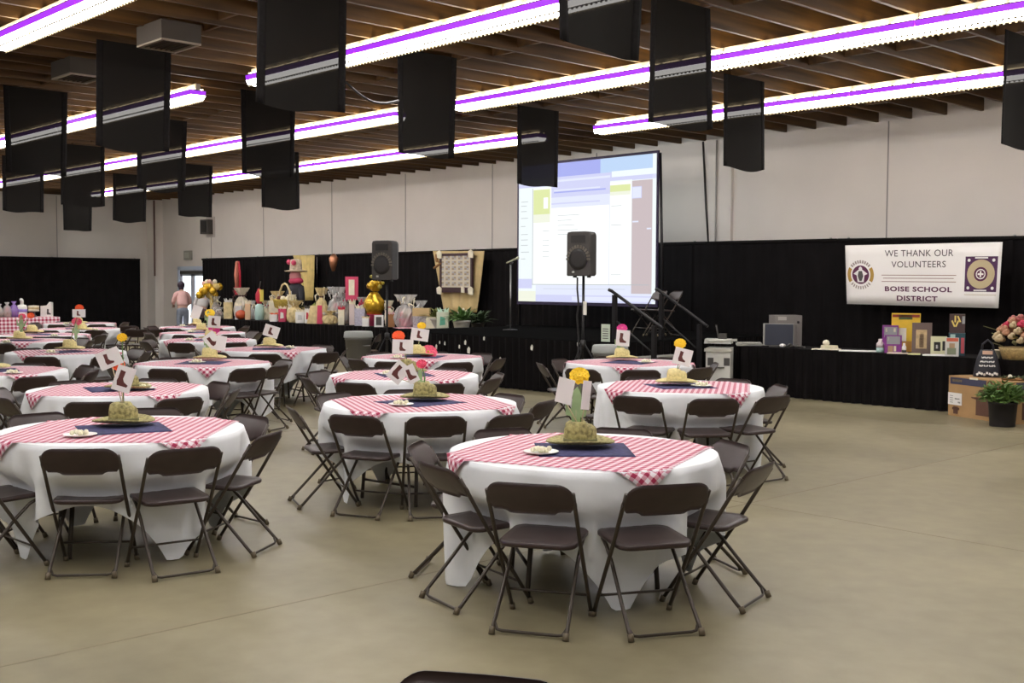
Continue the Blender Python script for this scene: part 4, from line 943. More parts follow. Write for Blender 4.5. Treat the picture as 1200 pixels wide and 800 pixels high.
# ================================================================== PEOPLE
SKIN=Mm('skin',(.55,.33,.25),.6)
def skin_mesh(name,verts,edges,radii,m,parent,sub=2):
    me=bpy.data.meshes.new(name); me.from_pydata(verts,edges,[]); o=bpy.data.objects.new(name,me); COL.objects.link(o)
    md=o.modifiers.new('k','SKIN'); md.use_smooth_shade=True
    for i,rr in enumerate(radii):
        me.skin_vertices[0].data[i].radius=(rr,rr) if not isinstance(rr,tuple) else rr
        me.skin_vertices[0].data[i].use_root=(i==0)
    s=o.modifiers.new('s','SUBSURF'); s.levels=sub; s.render_levels=sub
    dg=bpy.context.evaluated_depsgraph_get(); nm=bpy.data.meshes.new_from_object(o.evaluated_get(dg)); o.modifiers.clear(); o.data=nm; nm.name=name
    nm.materials.clear(); nm.materials.append(m)
    for p in nm.polygons: p.use_smooth=True
    o.parent=parent; return o
def person(x,y,rz,label,shirt,pants,hair,bend=.25,armfwd=.5,sc=1.0,z0=0):
    r=thing('person',label,'person',(x,y,z0),rz); r.scale=(sc,sc,sc)
    # facing +y
    def up(h): # torso axis with forward bend from the hips (z=.92)
        d=h-.92; return Vector((0,d*math.sin(bend),.92+d*math.cos(bend)))
    V=[];E=[];Rd=[]
    def add(v,rad,par=None):
        V.append(tuple(v)); Rd.append(rad); 
        if par is not None: E.append((par,len(V)-1))
        return len(V)-1
    pel=add((0,0,.92),(.15,.11)); wa=add(up(1.08),(.13,.10),pel); ch=add(up(1.28),(.155,.11),wa); nb=add(up(1.42),(.08,.07),ch); nk=add(up(1.48),.052,nb); hb=add(up(1.55)+Vector((0,.03,0)),.075,nk); ht=add(up(1.66)+Vector((0,.035,0)),.085,hb); hc=add(up(1.73)+Vector((0,.03,0)),.05,ht)
    arms=[]
    for s in (-1,1):
        sh=add(up(1.38)+Vector((s*.18,0,0)),.055,nb); el=add(up(1.10)+Vector((s*.25,.06+armfwd*.1,0)),.042,sh); wr=add(up(1.02)+Vector((s*.2,.12+armfwd*.4,-.02)),.028,el)
        pa=add(Vector(V[wr])+Vector((-s*.01,.07,-.02)),.03,wr); arms.append((sh,el,wr))
        for k in range(4):
            f1=add(Vector(V[pa])+Vector((-s*(.03-.02*k),.035,-.005)),.0095,pa); f2=add(Vector(V[f1])+Vector((0,.03-.004*abs(k-1.5),-.018)),.0085,f1); add(Vector(V[f2])+Vector((0,.012,-.022)),.0075,f2)
        t1=add(Vector(V[wr])+Vector((-s*.035,.035,-.005)),.011,wr); add(Vector(V[t1])+Vector((-s*.012,.035,-.01)),.009,t1)
    legs=[]
    for s in (-1,1):
        hp=add((s*.09,0,.86),.09,pel); kn=add((s*.10,.03,.48),.062,hp); an=add((s*.105,-.01,.09),.042,kn); ft=add((s*.12,.12,.035),.035,an); legs.append((hp,kn,an))
    skin_mesh('body',V,E,Rd,SKIN,r)
    # face: nose, ears, eyes, mouth
    hd=up(1.62)+Vector((0,.03,0))
    MB().ball(hd+Vector((0,.095,-.005)),.016,8,1,1.2,1.3).build('nose',SKIN,r,True)
    b=MB(); [b.ball(hd+Vector((s*.082,.0,-.005)),.024,8,.45,.8,1.2) for s in (-1,1)]; b.build('ears',SKIN,r,True)
    b=MB(); [b.ball(hd+Vector((s*.032,.08,.018)),.011,8) for s in (-1,1)]; b.build('eyes',Mm('eye_dark',(.03,.02,.02),.3),r,True)
    MB().ball(hd+Vector((0,.082,-.05)),.022,8,1.1,.4,.35).build('mouth',Mm('lip',(.4,.13,.12),.6),r,True)
    b=MB(); b.ball(hd+Vector((0,-.025,.035)),.118,16,.95,1,.95); b.ball(hd+Vector((0,-.06,-.05)),.085,12,1,.8,1.1); b.build('hair',hair,r,True)
    V2=[];E2=[];R2=[]
    def a2(v,rad,par=None):
        V2.append(tuple(v)); R2.append(rad)
        if par is not None: E2.append((par,len(V2)-1))
        return len(V2)-1
    p=a2(up(.95),(.185,.14)); q=a2(up(1.1),(.175,.135),p); c=a2(up(1.28),(.19,.145),q); n=a2(up(1.41),(.10,.085),c)
    for s in (-1,1):
        sh=a2(up(1.37)+Vector((s*.18,0,0)),.08,n); el=a2(V[arms[0 if s<0 else 1][1]],.064,sh); mid=a2(Vector(V[arms[0 if s<0 else 1][1]]).lerp(Vector(V[arms[0 if s<0 else 1][2]]),.45),.052,el)
    skin_mesh('shirt',V2,E2,R2,shirt,r)
    V2=[];E2=[];R2=[]
    p=a2((0,0,.97),(.165,.13)); q=a2((0,-.01,.88),(.175,.14),p)
    for s in (-1,1):
        h_=a2((s*.095,-.005,.78),.105,q); k=a2((s*.10,.03,.48),.08,h_); a_=a2((s*.105,-.01,.10),.062,k)
    skin_mesh('trousers',V2,E2,R2,pants,r)
    b=MB()
    for s in (-1,1): b.ball((s*.118,.06,.045),.06,10,.75,2.0,.75)
    b.build('shoes',BLACKP,r,True)
JEAN=Mm('faded_denim',(.22,.25,.32),.8,var=.15,scale=20)
p=ay(214,360,15.9); a=aim(214)
person(p.x,p.y,a+.15,'person in pink top and faded jeans seen from behind before the glass doors',Mm('pink_shirt',(.78,.48,.46),.8,var=.08),JEAN,Mm('dark_hair',(.025,.012,.03),.5),.34,.6,1.0)
p=ay(236,360,15.75)
person(p.x,p.y,a-.25,'person in pale grey shirt bending behind the gold bouquet',Mm('grey_shirt',(.50,.47,.46),.8,var=.08),Mm('dark_trousers',(.08,.05,.06),.8),Mm('dark_hair2',(.06,.035,.02),.6),.75,.3,1.0)

# ================================================================== LEFT BUFFET
BX=-31.0
q0=ax(-40,371,BX); 
r=thing('buffet_table','long buffet table with red gingham cloth near the left drape','table',(BX,ax(40,371,BX).y,0))
by0=-2.6; by1=ax(63,372,BX).y-ax(40,371,BX).y
b=MB(); b.box((0,(by0+by1)/2,.735),(.78,by1-by0,.03)); b.build('tabletop',TUBE,r)
b=MB(); nn=60; vs=[]; uv=[]
prof=[(-.43,.34),(-.41,.5),(-.402,.745),(-.39,.757),(.39,.757),(.402,.745),(.41,.4)]
for j in range(nn+1):
    for i,(xx,zz) in enumerate(prof):
        y=by0-.01+(by1-by0+.02)*j/nn; w_=.02*math.sin(j*.9)*(1 if i in(0,6) else 0); vs.append((-(xx-w_),y,zz)); uv.append((y/.1+40,(xx+zz)/.1+40))
m_=len(prof); b.add(vs,[(j*m_+i,j*m_+i+1,(j+1)*m_+i+1,(j+1)*m_+i) for j in range(nn) for i in range(m_-1)]); b.uv=uv
b.build('gingham_cloth',GING,r,True)
b=MB(); b.box((.3,(by0+by1)/2,.36),(.02,by1-by0-.1,.7)); b.box((0,by1-.06,.36),(.6,.02,.7)); b.build('black_skirt',DPM,r)
BT=.7585
def bp(px,Xo=-31.0): q=ax(px,371,Xo); return q.y
def bsz(px0,px1): q=ax((px0+px1)/2,370,BX); return abs(px1-px0)/F*depth(q)
for i,(a0,a1,yt,l,wm) in enumerate(((-4,4,356,'cellophane basket at the left picture edge on the buffet',CELLO),(3,14,354,'pink and white cellophane basket on the buffet, second from left',CELLO),(11,22,353,'purple tinted cellophane basket left of the white jug',Mm('purple_cello',(.35,.2,.6),.2,trans=.35)))):
    px=(a0+a1)/2; w=bsz(a0,a1); gy=bp(px); h=ax(px,yt,BX).z-BT
    if h<.2: h=.45
    rr_=thing('gift_basket',l,'gift basket',(BX,gy,BT),group='wrapped baskets on the gingham buffet'); R=w/2
    MB().lathe([(R*.7,0),(R*.9,h*.3),(R*.8,h*.3),(.001,h*.2)],16).build('basket',BASKET,rr_,True); MB().lathe([(R*.8,.003),(R,h*.4),(R*.6,h*.7),(R*.2,h*.82),(R*.5,h)],20,wob=lambda t,j:1+.1*math.sin(7*t)).build('wrap',wm,rr_,True); MB().ball((0,0,h*.5),R*.5,10).build('gifts',[CREAM,PINKR,GREYW][i],rr_,True)
h=ax(26,351,BX).z-BT
rr_=thing('white_jug','white plastic dispenser jug with tall spout on the buffet','jug',(BX,bp(26),BT)); w=bsz(20,32)/2
MB().lathe([(w*.85,0),(w*.9,.02),(w*.95,h*.55),(w*.8,h*.68),(w*.3,h*.72)],18).build('body',PLATE,rr_,True); MB().tube([(0,0,h*.7),(0,0,h*.95),(.06,-.04,h)],.045,8).build('spout',PLATE,rr_,True); MB().lathe([(w*.97,h*.28),(w*.985,h*.45)],18).build('label_band',Mm('label_violet',(.3,.25,.65),.6),rr_,True)
h=ax(40,356,BX).z-BT; w=bsz(33,46)/2
rr_=thing('layer_cake','pale layered cake on stand between jug and white bag','cake',(BX,bp(39.5),BT))
MB().lathe([(w*.6,0),(w*.55,.02),(w*.25,.06),(w*.25,h*.35),(w,h*.4),(w,h*.43)],20).build('cake_stand',GREYP,rr_,True)
for k in range(3): MB().lathe([(w*.9,h*(.435+.15*k)),(w*.95,h*(.45+.15*k)),(w*.95,h*(.56+.15*k)),(w*.4 if k==2 else w*.8,h*(.58+.15*k))],20).build('cake_layer',CREAM if k%2==0 else TAN,rr_,True)
h=ax(56,354,BX).z-BT; w=bsz(48.5,61)
rr_=thing('white_gift_bag','white gift bag with dark boot motif at the buffet right end','gift bag',(BX,bp(55),BT),.95)
MB().prism([(-w/2,0),(w/2,0),(w/2,h*.98),(w*.3,h*1.02),(w*.05,h*.78),(-w/2,h*.74)],.16).build('bag',CARD,rr_)
k=h*5; MB().prism([(x*k*.75+w*.2,z*k*.75+h*.33) for x,z in BOOTP],.004,Matrix.Translation((0,-.084,0))).build('boot_motif',GREYP,rr_)

# ================================================================== RIGHT DISPLAY
DY=14.8
for i,(xa,xb,l) in enumerate(((-10.55,-7.5,'black skirted display table under the monitor and purple boxes'),(-7.48,-4.4,'black skirted display table behind the cardboard box'))):
    w=xb-xa; r=thing('display_table',l,'table',((xa+xb)/2,DY+.42,0),group='black skirted display tables')
    MB().box((0,0,.735),(w,.78,.03)).build('tabletop',BLACKF,r); pleated((-w/2,-.41),(w/2+.04,-.41),.008,.746).build('skirt',DPM,r,True)
    if i==0: pleated((-w/2+.01,.39),(-w/2+.01,-.4),.008,.746).build('skirt',DPM,r,True)
    for sx in (-1,1):
        for sy in (-1,1): MB().tube([(sx*(w/2-.2),sy*.3,.72),(sx*(w/2-.2),sy*.3,0)],.018,6).build('leg',TUBE,r,True)
RZC=aim(1050)+.0
def dp_(px,py=None,Y=15.0): return ay(px,410,Y).x
def dsz(px0,px1,Y=15.0): q=ay((px0+px1)/2,400,Y); return abs(px1-px0)/F*depth(q)
def dh(px,py,Y=15.0): return ay(px,py,Y).z-GT
def flatbox(name,px0,px1,pt,label,cat,m,face=None,Y=15.0,dpth=.08,extra=(),lean=0,group=None,base=GT,rz=None):
    px=(px0+px1)/2; x=dp_(px,Y=Y); w=dsz(px0,px1,Y); h=ay(px,pt,Y).z-base
    r=thing(name,label,cat,(x,Y,base),(aim(px) if rz is None else rz),group)
    MB().box((0,0,h/2),(w,dpth,h)).build('case' if name!='framed_portrait' else 'frame',m,r)
    for nm,mm,u0,v0,u1,v1 in extra:
        MB().box((w*((u0+u1)/2-.5),-dpth/2-.003,h*(1-(v0+v1)/2)),(w*(u1-u0),.006,h*(v1-v0))).build(nm,mm,r)
    return r
GR=Mm('mid_grey_print',(.30,.30,.32),.6); CRM=Mm('print_cream',(.68,.62,.45),.6)
flatbox('gift_box',1034,1052,381,'purple patterned box, taller one at the rear left','box',PURPLE,Y=15.25,extra=(('print',GR,.12,.06,.92,.45),('print',CRM,.2,.1,.3,.25),('print',CRM,.7,.1,.82,.25)),group='purple boxes')
flatbox('gift_box',1037,1056,392.5,'purple patterned box, lower one in front','box',PURPLE,Y=15.0,extra=(('print',GR,.12,.06,.9,.5),('print',CRM,.15,.12,.25,.3),('print',Mm('print_tan',(.4,.25,.15),.6),.2,.6,.5,.95),('print',CRM,.55,.6,.68,.9)),group='purple boxes')
flatbox('cereal_box',1045,1077,367,'tall yellow box with white swirl picture behind brown frame','box',Mm('box_yellow',(.72,.46,.03),.5,var=.1),Y=15.42,extra=(('print',Mm('dark_red',(.25,.03,.02),.6),.03,.03,.97,.1),('title_oval',Mm('dark_green',(.08,.11,.03),.6),.25,.03,.72,.16),('print',Mm('warm_white',(.78,.72,.62),.6),.22,.38,.52,.75),('print',Mm('amber',(.55,.27,.05),.6),.3,.72,.75,1.0)))
flatbox('framed_portrait',1069,1091,378,'brown picture frame with tan portrait print','picture frame',Mm('frame_brown',(.14,.095,.085),.6),Y=15.05,dpth=.05,extra=(('mat_board',Mm('tan_print',(.50,.36,.20),.7,var=.2,scale=20),.2,.22,.75,.82),('portrait',Mm('sepia',(.2,.13,.08),.7),.38,.36,.6,.78)))
flatbox('photo_board',1091,1109,394,'cream photo board with two dark pictures','board',Mm('board_cream',(.68,.66,.42),.6),Y=15.05,dpth=.03,extra=(('picture',BLACKP,.2,.3,.6,.78),('picture',BLACKP,.72,.25,.95,.75),('picture',CARD,.33,.45,.45,.65)))
flatbox('gift_card',1108,1123,395.5,'small white card with red topped portrait in front','card',Mm('card_pale',(.66,.64,.60),.6),Y=14.92,dpth=.02,extra=(('print',Mm('red_head',(.6,.12,.06),.6),.1,.02,.95,.2),('print',Mm('figure_tan',(.45,.30,.18),.6),.3,.3,.7,.55),('print',Mm('figure_green',(.25,.28,.18),.6),.15,.55,.8,.9)))
flatbox('gift_box',1112,1130,390,'dark teal box in the tall stack at right','box',Mm('dark_teal',(.02,.07,.09),.5,var=.3,scale=20),Y=15.25,dpth=.2,extra=(('print',Mm('red_print',(.5,.08,.1),.6),.75,.2,.95,.9),('print',TEAL,.1,.05,.4,.2)),group='stacked gift boxes')
x=dp_(1121,Y=15.25); z=ay(1121,390,15.25).z
r=thing('gift_box','dark box with yellow figures on top of the teal stack','box',(x,15.25,z+.001),aim(1121),'stacked gift boxes'); w=dsz(1110,1127,15.25); h=ay(1121,368,15.25).z-z
MB().box((0,0,h/2),(w,.15,h)).build('case',Mm('dark_maroon',(.06,.03,.03),.5),r); b=MB(); [b.box((-w*.25+w*.12*i,-.078,h*(.5+.25*((i*3)%2))),(w*.1,.006,h*.35),Matrix.Rotation(.4*(i%3-1),3,'Y')) for i in range(4)]; b.build('print',Mm('yellow_print',(.75,.58,.15),.6),r); MB().box((w*.4,-.078,h*.7),(w*.18,.006,h*.4)).build('print',GR,r)
def bottle(px,w_px,pt,label,Y,cap,body):
    x=dp_(px,Y=Y); R=dsz(px-w_px/2,px+w_px/2,Y)/2; h=dh(px,pt,Y)
    r=thing('bottle',label,'bottle',(x,Y,GT)); MB().lathe([(R*.9,0),(R,.01),(R,h*.35)],16).build('base_band',cap,r,True); MB().lathe([(R,h*.35),(R*.98,h*.65),(R*.5,h*.82),(R*.5,h),(.001,h)],16).build('bottle_body',body,r,True)
bottle(1031.5,9,397,'white bottle with teal base at the left of the purple boxes',15.0,TEAL,Mm('pale_pink2',(.72,.62,.62),.4)); bottle(1059.5,5,402,'tiny white bottle right of the purple boxes',14.95,BLACKP,CARD)
# papers
for i,(a0,a1,Y,l,m) in enumerate(((952,985,14.95,'white paper strip on the black display table, leftmost',CREAM),(984,1027,14.93,'long white papers lying on the black display table',CARD),(1040,1064,14.9,'pinkish paper lying before the purple boxes',Mm('pinkish_paper',(.7,.55,.5),.7)),(1064,1078,14.88,'yellowish leaflet lying before the brown frame',Mm('yellow_paper',(.66,.62,.32),.7)),(1082,1107,14.88,'white sheet lying before the cream board',CARD))):
    x=dp_((a0+a1)/2,Y=Y); w=dsz(a0,a1,Y); o=MB().box((0,0,.006),(w,.16,.012)).box((.01,.01,.014),(w*.9,.13,.004)).build('paper_stack',m); o.location=(x,Y,GT); o.rotation_euler=(0,0,.5); tag(o,l,'paper',group='papers on the display table')
x=dp_(972,Y=15.1); r=thing('tape_dispenser','small cream tape dispenser behind the paper strip','tape dispenser',(x,15.1,GT),.4); MB().box((0,0,.03),(.26,.07,.06),None,.9).build('base',CRM,r); b=MB(); b.lathe([(.05,-.015),(.05,.015)],16); b.v=[(xx-.05,zz,yy+.09) for xx,yy,zz in b.v]; b.build('tape_roll',CREAM,r,True)
# monitor (CRT) and grey computer box
x=dp_(912,Y=15.0); Y=15.0; w=dsz(893,928,Y); h=dh(910,379,Y)
r=thing('crt_monitor','dark fronted computer monitor standing on the display table','monitor',(x,Y,GT),aim(910)-.15)
MB().box((0,0,h/2+.01),(w,.06,h-.02)).build('bezel',Mm('bezel_grey',(.40,.39,.36),.5),r); MB().box((.012,-.034,h/2+.01),(w*.93,.01,h*.9)).build('screen',Mm('slate_screen',(.035,.04,.06),.3),r)
b=MB(); b.box((.02,.18,h*.52),(w*.9,.3,h*.86),None,.95); b.build('tube_housing',Mm('housing_grey',(.28,.25,.24),.6),r); MB().box((0,.08,.008),(w*.6,.25,.016)).build('base',GREYP,r)
x=dp_(919,Y=15.38); w=dsz(897,937,15.38); h=dh(915,369,15.38)
r=thing('computer_case','grey beige computer case behind the dark monitor','computer',(x,15.4,GT),aim(915)+.35); MB().box((0,0,h/2),(w*.8,.3,h)).build('case',Mm('case_beige',(.20,.18,.17),.6),r); MB().box((-w*.2,-.153,h*.9),(w*.25,.01,h*.12)).build('vent',Mm('case_light',(.42,.39,.36),.6),r); MB().ball((w*.28,-.155,h*.78),.022,8).build('button',BLACKP,r)
x=dp_(917,Y=14.93); o=MB().ball((0,0,.03),.045,10,1,1.3,.65).build('computer_mouse',CARD,None,True); o.location=(x,14.93,GT); tag(o,'small white computer mouse before the dark monitor','mouse')
x0=dp_(924,Y=15.0); x1=dp_(948,Y=15.05); pts=[(x0+(x1-x0)*t+.03*math.sin(t*19),14.97+.05*math.cos(t*15),GT+.012+.05*abs(math.sin(t*12))*(1-t)) for t in [i/24 for i in range(25)]]
tubething('cable','tangled grey cables right of the dark monitor','cable',pts,.014,GREYP)
x=dp_(879,Y=15.05); r=thing('keyboard','pale grey keyboard left of the dark monitor','keyboard',(x,15.02,GT),.75); MB().box((0,0,.018),(.40,.15,.03),Matrix.Rotation(.12,3,'X')).build('tray',Mm('kb_grey',(.42,.42,.38),.6),r)
b=MB()
for i in range(12):
    for j in range(4): b.box((-.17+.031*i,-.05+.033*j,.037+.004*j),(.024,.026,.01))
b.build('keys',Mm('key_grey',(.5,.5,.45),.6),r)
# white cart
q=az(838,453,0); Y=13.9
A=ay(820,445,14.35); Bq=ay(848,445,14.35)
w=abs(848-820)/F*depth(A); zt=ay(835,403,14.35).z
r=thing('white_cabinet','white equipment cabinet with two dark recessed handles left of display table','cabinet',((A.x+Bq.x)/2,14.35+.2,0),aim(835)-.12)
CW=Mm('cabinet_white',(.68,.67,.62),.5)
MB().box((0,0,(zt-.06)/2+.02),(w,.45,zt-.1)).build('body',CW,r); MB().box((0,0,zt-.03),(w+.12,.52,.05)).build('top_shelf',CW,r); MB().box((0,-.24,zt-.09),(w+.04,.03,.05)).build('lip',Mm('lip_grey',(.5,.48,.42),.5),r)
for sx in (-.3,.36): MB().box((sx*w,-.228,zt-.27),(w*.24,.01,.12)).build('handle_recess',GREYP,r)
for sx in (-1,1):
    for sy in (-1,1): MB().ball((sx*w*.4,sy*.16,.025),.025,8).build('caster',BLACKP,r,True)
MB().lathe([(.06,0),(.06,.01),(.04,.012)],14,(0,0,0)).build('round_badge',GREYP,r).location=(.04,-.226,.42); 
r.children[-1].rotation_euler=(PI/2,0,0)
px_,py_=r.location.x,r.location.y
r=thing('slide_projector','pale grey projector with upright lens arm on the white cabinet','projector',(px_,py_,zt-.004),aim(835)-.12)
MB().box((-.02,0,.045),(.42,.3,.07),None,.94).build('body',Mm('proj_grey',(.5,.5,.46),.5),r); MB().tube([(-.02,0,.075),(-.06,0,.3)],.012,6).build('arm',GREYP,r,True); MB().tube([(-.16,-.16,.05),(.28,-.12,.07)],.02,6).build('front_bar',Mm('bar_pale',(.6,.6,.55),.4),r,True); MB().box((.05,-.05,.12),(.12,.1,.09)).build('lens_block',GREYP,r)
for s in (-1,1): MB().box((s*.15,0,.005),(.05,.2,.012)).build('foot',BLACKP,r)
# banner
A=ay(991,287.5,16.75); B2=ay(1176,283.5,16.75); C2=ay(1171,361,16.75); D_=ay(993,356,16.75)
def BN(u,v,off=0):   # u right, v down
    p=(A.lerp(B2,u)).lerp(D_.lerp(C2,u),v); return (p.x,p.y-.012-off+.02*math.sin(u*5),p.z)
bn=thing('banner','white banner thanking volunteers hung on the black drape','banner',(0,0,0))
b=MB(); b.grid(BN,30,6); b.build('banner_sheet',Mm('banner_vinyl',(.88,.85,.82),.5),bn,True,solid=.006)
bw=(B2-A).length; bh=(A-D_).length
INK=Mm('banner_ink',(.06,.045,.05),.7); INKP=Mm('banner_ink_plum',(.10,.015,.06),.7); GLD=Mm('banner_gold',(.45,.27,.05),.6); TNP=Mm('banner_tan',(.52,.42,.25),.6)
def TX(body,size,u,v,m,bold=0,sx=1,rot=0,sp=1):
    b=MB(); ca,sa=math.cos(rot),math.sin(rot)
    text_into(b,body,size,lambda x,y:BN(u+(x*ca-y*sa)/bw,v-(x*sa+y*ca)/bh,.006),bold,sx,sp); return b
TX('WE THANK OUR',.145,.49,.155,INK,0,1.0,-.005,1.05).build('lettering',INK,bn)
TX('VOLUNTEERS',.140,.49,.335,INK,0,1.05,0,1.05).build('lettering',INK,bn)
TX('BOISE SCHOOL',.105,.487,.735,INKP,.0032,1.5,0,1.08).build('lettering',INKP,bn)
TX('DISTRICT',.105,.482,.885,INKP,.0032,1.5,0,1.08).build('lettering',INKP,bn)
b=MB()
for v,u0_,u1_ in ((.50,.245,.735),(.55,.255,.72),(.605,.245,.735)): b.grid(lambda u,w_,v=v,u0_=u0_,u1_=u1_:BN(u0_+(u1_-u0_)*u,v+.010*w_,.006),12,1)
b.build('rule_lines',Mm('rule_brown',(.28,.15,.12),.7),bn)
def disc(b,u,v,r0,r1,off,a0=0,a1=2*PI,n=36):
    b.grid(lambda s,t:BN(u+(r0+(r1-r0)*t)*math.cos(a0+(a1-a0)*s)/bw,v+(r0+(r1-r0)*t)*math.sin(a0+(a1-a0)*s)/bh,off),n,1)
def bpoly(b,u,v,pts,off): b.add([BN(u+x/bw,v-y/bh,off) for x,y in pts],[tuple(range(len(pts)))])
lg=MB(); u,v=.102,.50
disc(lg,u,v,0,.150,.006); lg.build('round_logo',INKP,bn)
for q in (0,PI): lg=MB(); disc(lg,u,v,.175,.235,.006,q-.55,q+.55,12); lg.build('logo_gold_arc',GLD,bn)
lg=MB(); bpoly(lg,u,v,[(-.125,.015),(-.03,.085),(-.03,.11),(0,.135),(.03,.11),(.03,.085),(.125,.015),(.07,-.01),(.055,-.12),(-.055,-.12),(-.07,-.01)],.009); lg.build('logo_figure',CARD,bn)
lg=MB(); bpoly(lg,u,v,[(-.03,.06),(.03,.06),(.05,-.02),(.02,-.1),(-.02,-.1),(-.05,-.02)],.012); lg.build('logo_figure_detail',GREYP,bn)
for q,tw in ((-PI/2,.028),(PI/2,.022)):
    lg=MB()
    for i in range(9):
        a=q+(i-4)*.2; lg.grid(lambda s_,t,a=a:BN(u+((.185+.05*t)*math.cos(a)+(s_-.5)*tw*-math.sin(a))/bw,v+((.185+.05*t)*math.sin(a)+(s_-.5)*tw*math.cos(a))/bh,.006),1,1)
    lg.build('logo_ring_marks',Mm('ring_grey',(.36,.30,.28),.7),bn)
u,v=.885,.485
lg=MB(); lg.grid(lambda s,t:BN(u+(s-.5)*.50/bw,v+(t-.5)*.52/bh,.006),2,2); lg.build('square_logo',Mm('logo_plum',(.07,.015,.075),.6),bn)
lg=MB(); disc(lg,u,v,.10,.215,.009); lg.build('logo_ring',TNP,bn)
lg=MB(); disc(lg,u,v,.075,.105,.012); disc(lg,u,v,0,.06,.012); lg.build('logo_core',INKP,bn)
lg=MB(); disc(lg,u,v,.06,.075,.0121)
for sx in (-1,1):
    for sy in (-1,1): disc(lg,u+sx*.19/bw,v+sy*.205/bh,0,.024,.012,n=12)
bpoly(lg,u,v,[(-.013,.045),(.013,.045),(.013,.013),(.045,.013),(.045,-.013),(.013,-.013),(.013,-.045),(-.013,-.045),(-.013,-.013),(-.045,-.013),(-.045,.013),(-.013,.013)],.015)
for s in (-1,1): lg.grid(lambda a_,t,s=s:BN(u+(a_-.5)*.2/bw,v+(s*.24+(t-.5)*.022)/bh,.009),1,1)
lg.build('logo_white_marks',CARD,bn)
lg=MB(); lg.grid(lambda a_,t:BN(u+(a_-.5)*.5/bw,.80+t*.008,.006),2,1); lg.build('rule_lines',TNP,bn)
# ------------------------------------------------------------------ cardboard box and things on it
P0=az(1111,486,0); P1=az(1186,497.5,0)
d=(P1-P0); d.z=0; L=d.length; ang=math.atan2(d.y,d.x); hB=ay(1111,439.5,P0.y).z
CB=Mm('cardboard',(.42,.25,.11),.75,var=.08,scale=5); CBD=Mm('print_dark_brown',(.12,.055,.035),.8); CBN=Mm('print_navy',(.05,.05,.10),.7)
r=thing('cardboard_box','large printed cardboard box before the black display table','box',(P0.x,P0.y,0),ang)
wd=.62
MB().box((L/2,wd/2,hB/2),(L,wd,hB)).build('carton',CB,r)
def pn(nm,m,x0,z0,x1,z1): MB().box(((x0+x1)/2*L,-.003,(z0+z1)/2*hB),((x1-x0)*L,.006,(z1-z0)*hB)).build(nm,m,r)
pn('navy_band',CBN,.03,.80,.60,.965); pn('brand_marks',Mm('print_olive',(.28,.22,.10),.7),.06,.86,.22,.92); pn('shipping_label',CARD,.0,.28,.22,.58); 
for i in range(4): pn('label_print',GREYP,.03,.33+.055*i,.08,.345+.055*i)
pn('label_print',GREYP,.11,.42,.19,.45); pn('label_print',GREYP,.16,.33,.2,.37)
pn('arrow_print',CBD,.09,.06,.16,.24); pn('arrow_print',CBD,.07,.16,.18,.22)
b=MB()
b.prism([(.45*L,.10*hB),(.65*L,.10*hB),(.66*L,.48*hB),(.70*L,.5*hB),(.70*L,.55*hB),(.37*L,.53*hB),(.38*L,.50*hB),(.45*L,.48*hB)],.006,Matrix.Translation((0,-.002,0))); b.prism([(.47*L,.62*hB),(.72*L,.6*hB),(.70*L,.72*hB),(.50*L,.73*hB)],.006,Matrix.Translation((0,-.002,0))); b.build('grill_picture',CBD,r)
b=MB(); b.lathe([(.045,0),(.045,.004)],16); b.v=[(x+.66*L,-.004-z,y+.885*hB) for x,y,z in b.v]; b.build('round_mark',CBD,r); pn('print_text',Mm('print_mid',(.28,.16,.08),.8),.73,.86,.92,.91)
MB().box((L+.003,wd/2+.02,hB*.87),(.006,wd*.9,hB*.22)).build('navy_band',CBN,r); MB().box((L+.003,wd/2,hB*.3),(.006,wd*.5,hB*.4)).build('grill_picture',CBD,r)
pn('tape_end',CREAM,.34,.955,.47,.999)
Rb=Rz(ang)
def onbox(u,v): 
    p=Rb@Vector((u*L,v*wd,0)); return (P0.x+p.x,P0.y+p.y,hB+.001)
# handbag
o_=onbox(.36,.42); r=thing('handbag','black handbag with white pattern standing on the cardboard box','bag',o_,aim(1143)); hw=dsz(1128,1159,14.2)/2; hh=ay(1143,411,14.2).z-hB
BK=Mm('bag_black',(.012,.012,.02),.5)
b=MB(); b.lathe([(hw*.98,0),(hw,.02),(hw*.94,hh*.3),(hw*.72,hh*.75),(hw*.5,hh)],24,(0,0,0),1,.42); b.build('bag_body',BK,r,True)
MB().tube([(-hw*.42,0,hh*.95),(-hw*.36,0,hh*1.2),(0,0,hh*1.36),(hw*.36,0,hh*1.2),(hw*.42,0,hh*.95)],.014,8).build('handle',BK,r,True)
b=MB()
for i in range(9): a=-.8+.2*i; b.box((hw*.97*math.sin(a),-hw*.41*math.cos(a)-.006,hh*(.10+.03*((i*2)%3))),(hw*.15,.012,.028),Rz(a)@Matrix.Rotation(.5*((i%3)-1),3,'Y'))
for i in range(7):
    for j in range(3): a=-.7+.23*i; k=.80-.11*j; b.box((hw*k*math.sin(a),-hw*.42*k*math.cos(a)-.008,hh*(.42+.15*j)),(hw*.09,.012,.024),Rz(a)@Matrix.Rotation(.8 if (i+j)%2 else -.8,3,'Y'))
b.build('white_pattern',CARD,r); MB().box((0,-hw*.27,hh*.90),(hw*.72,.02,hh*.13)).build('tan_flap',Mm('flap_tan',(.6,.38,.28),.6),r)
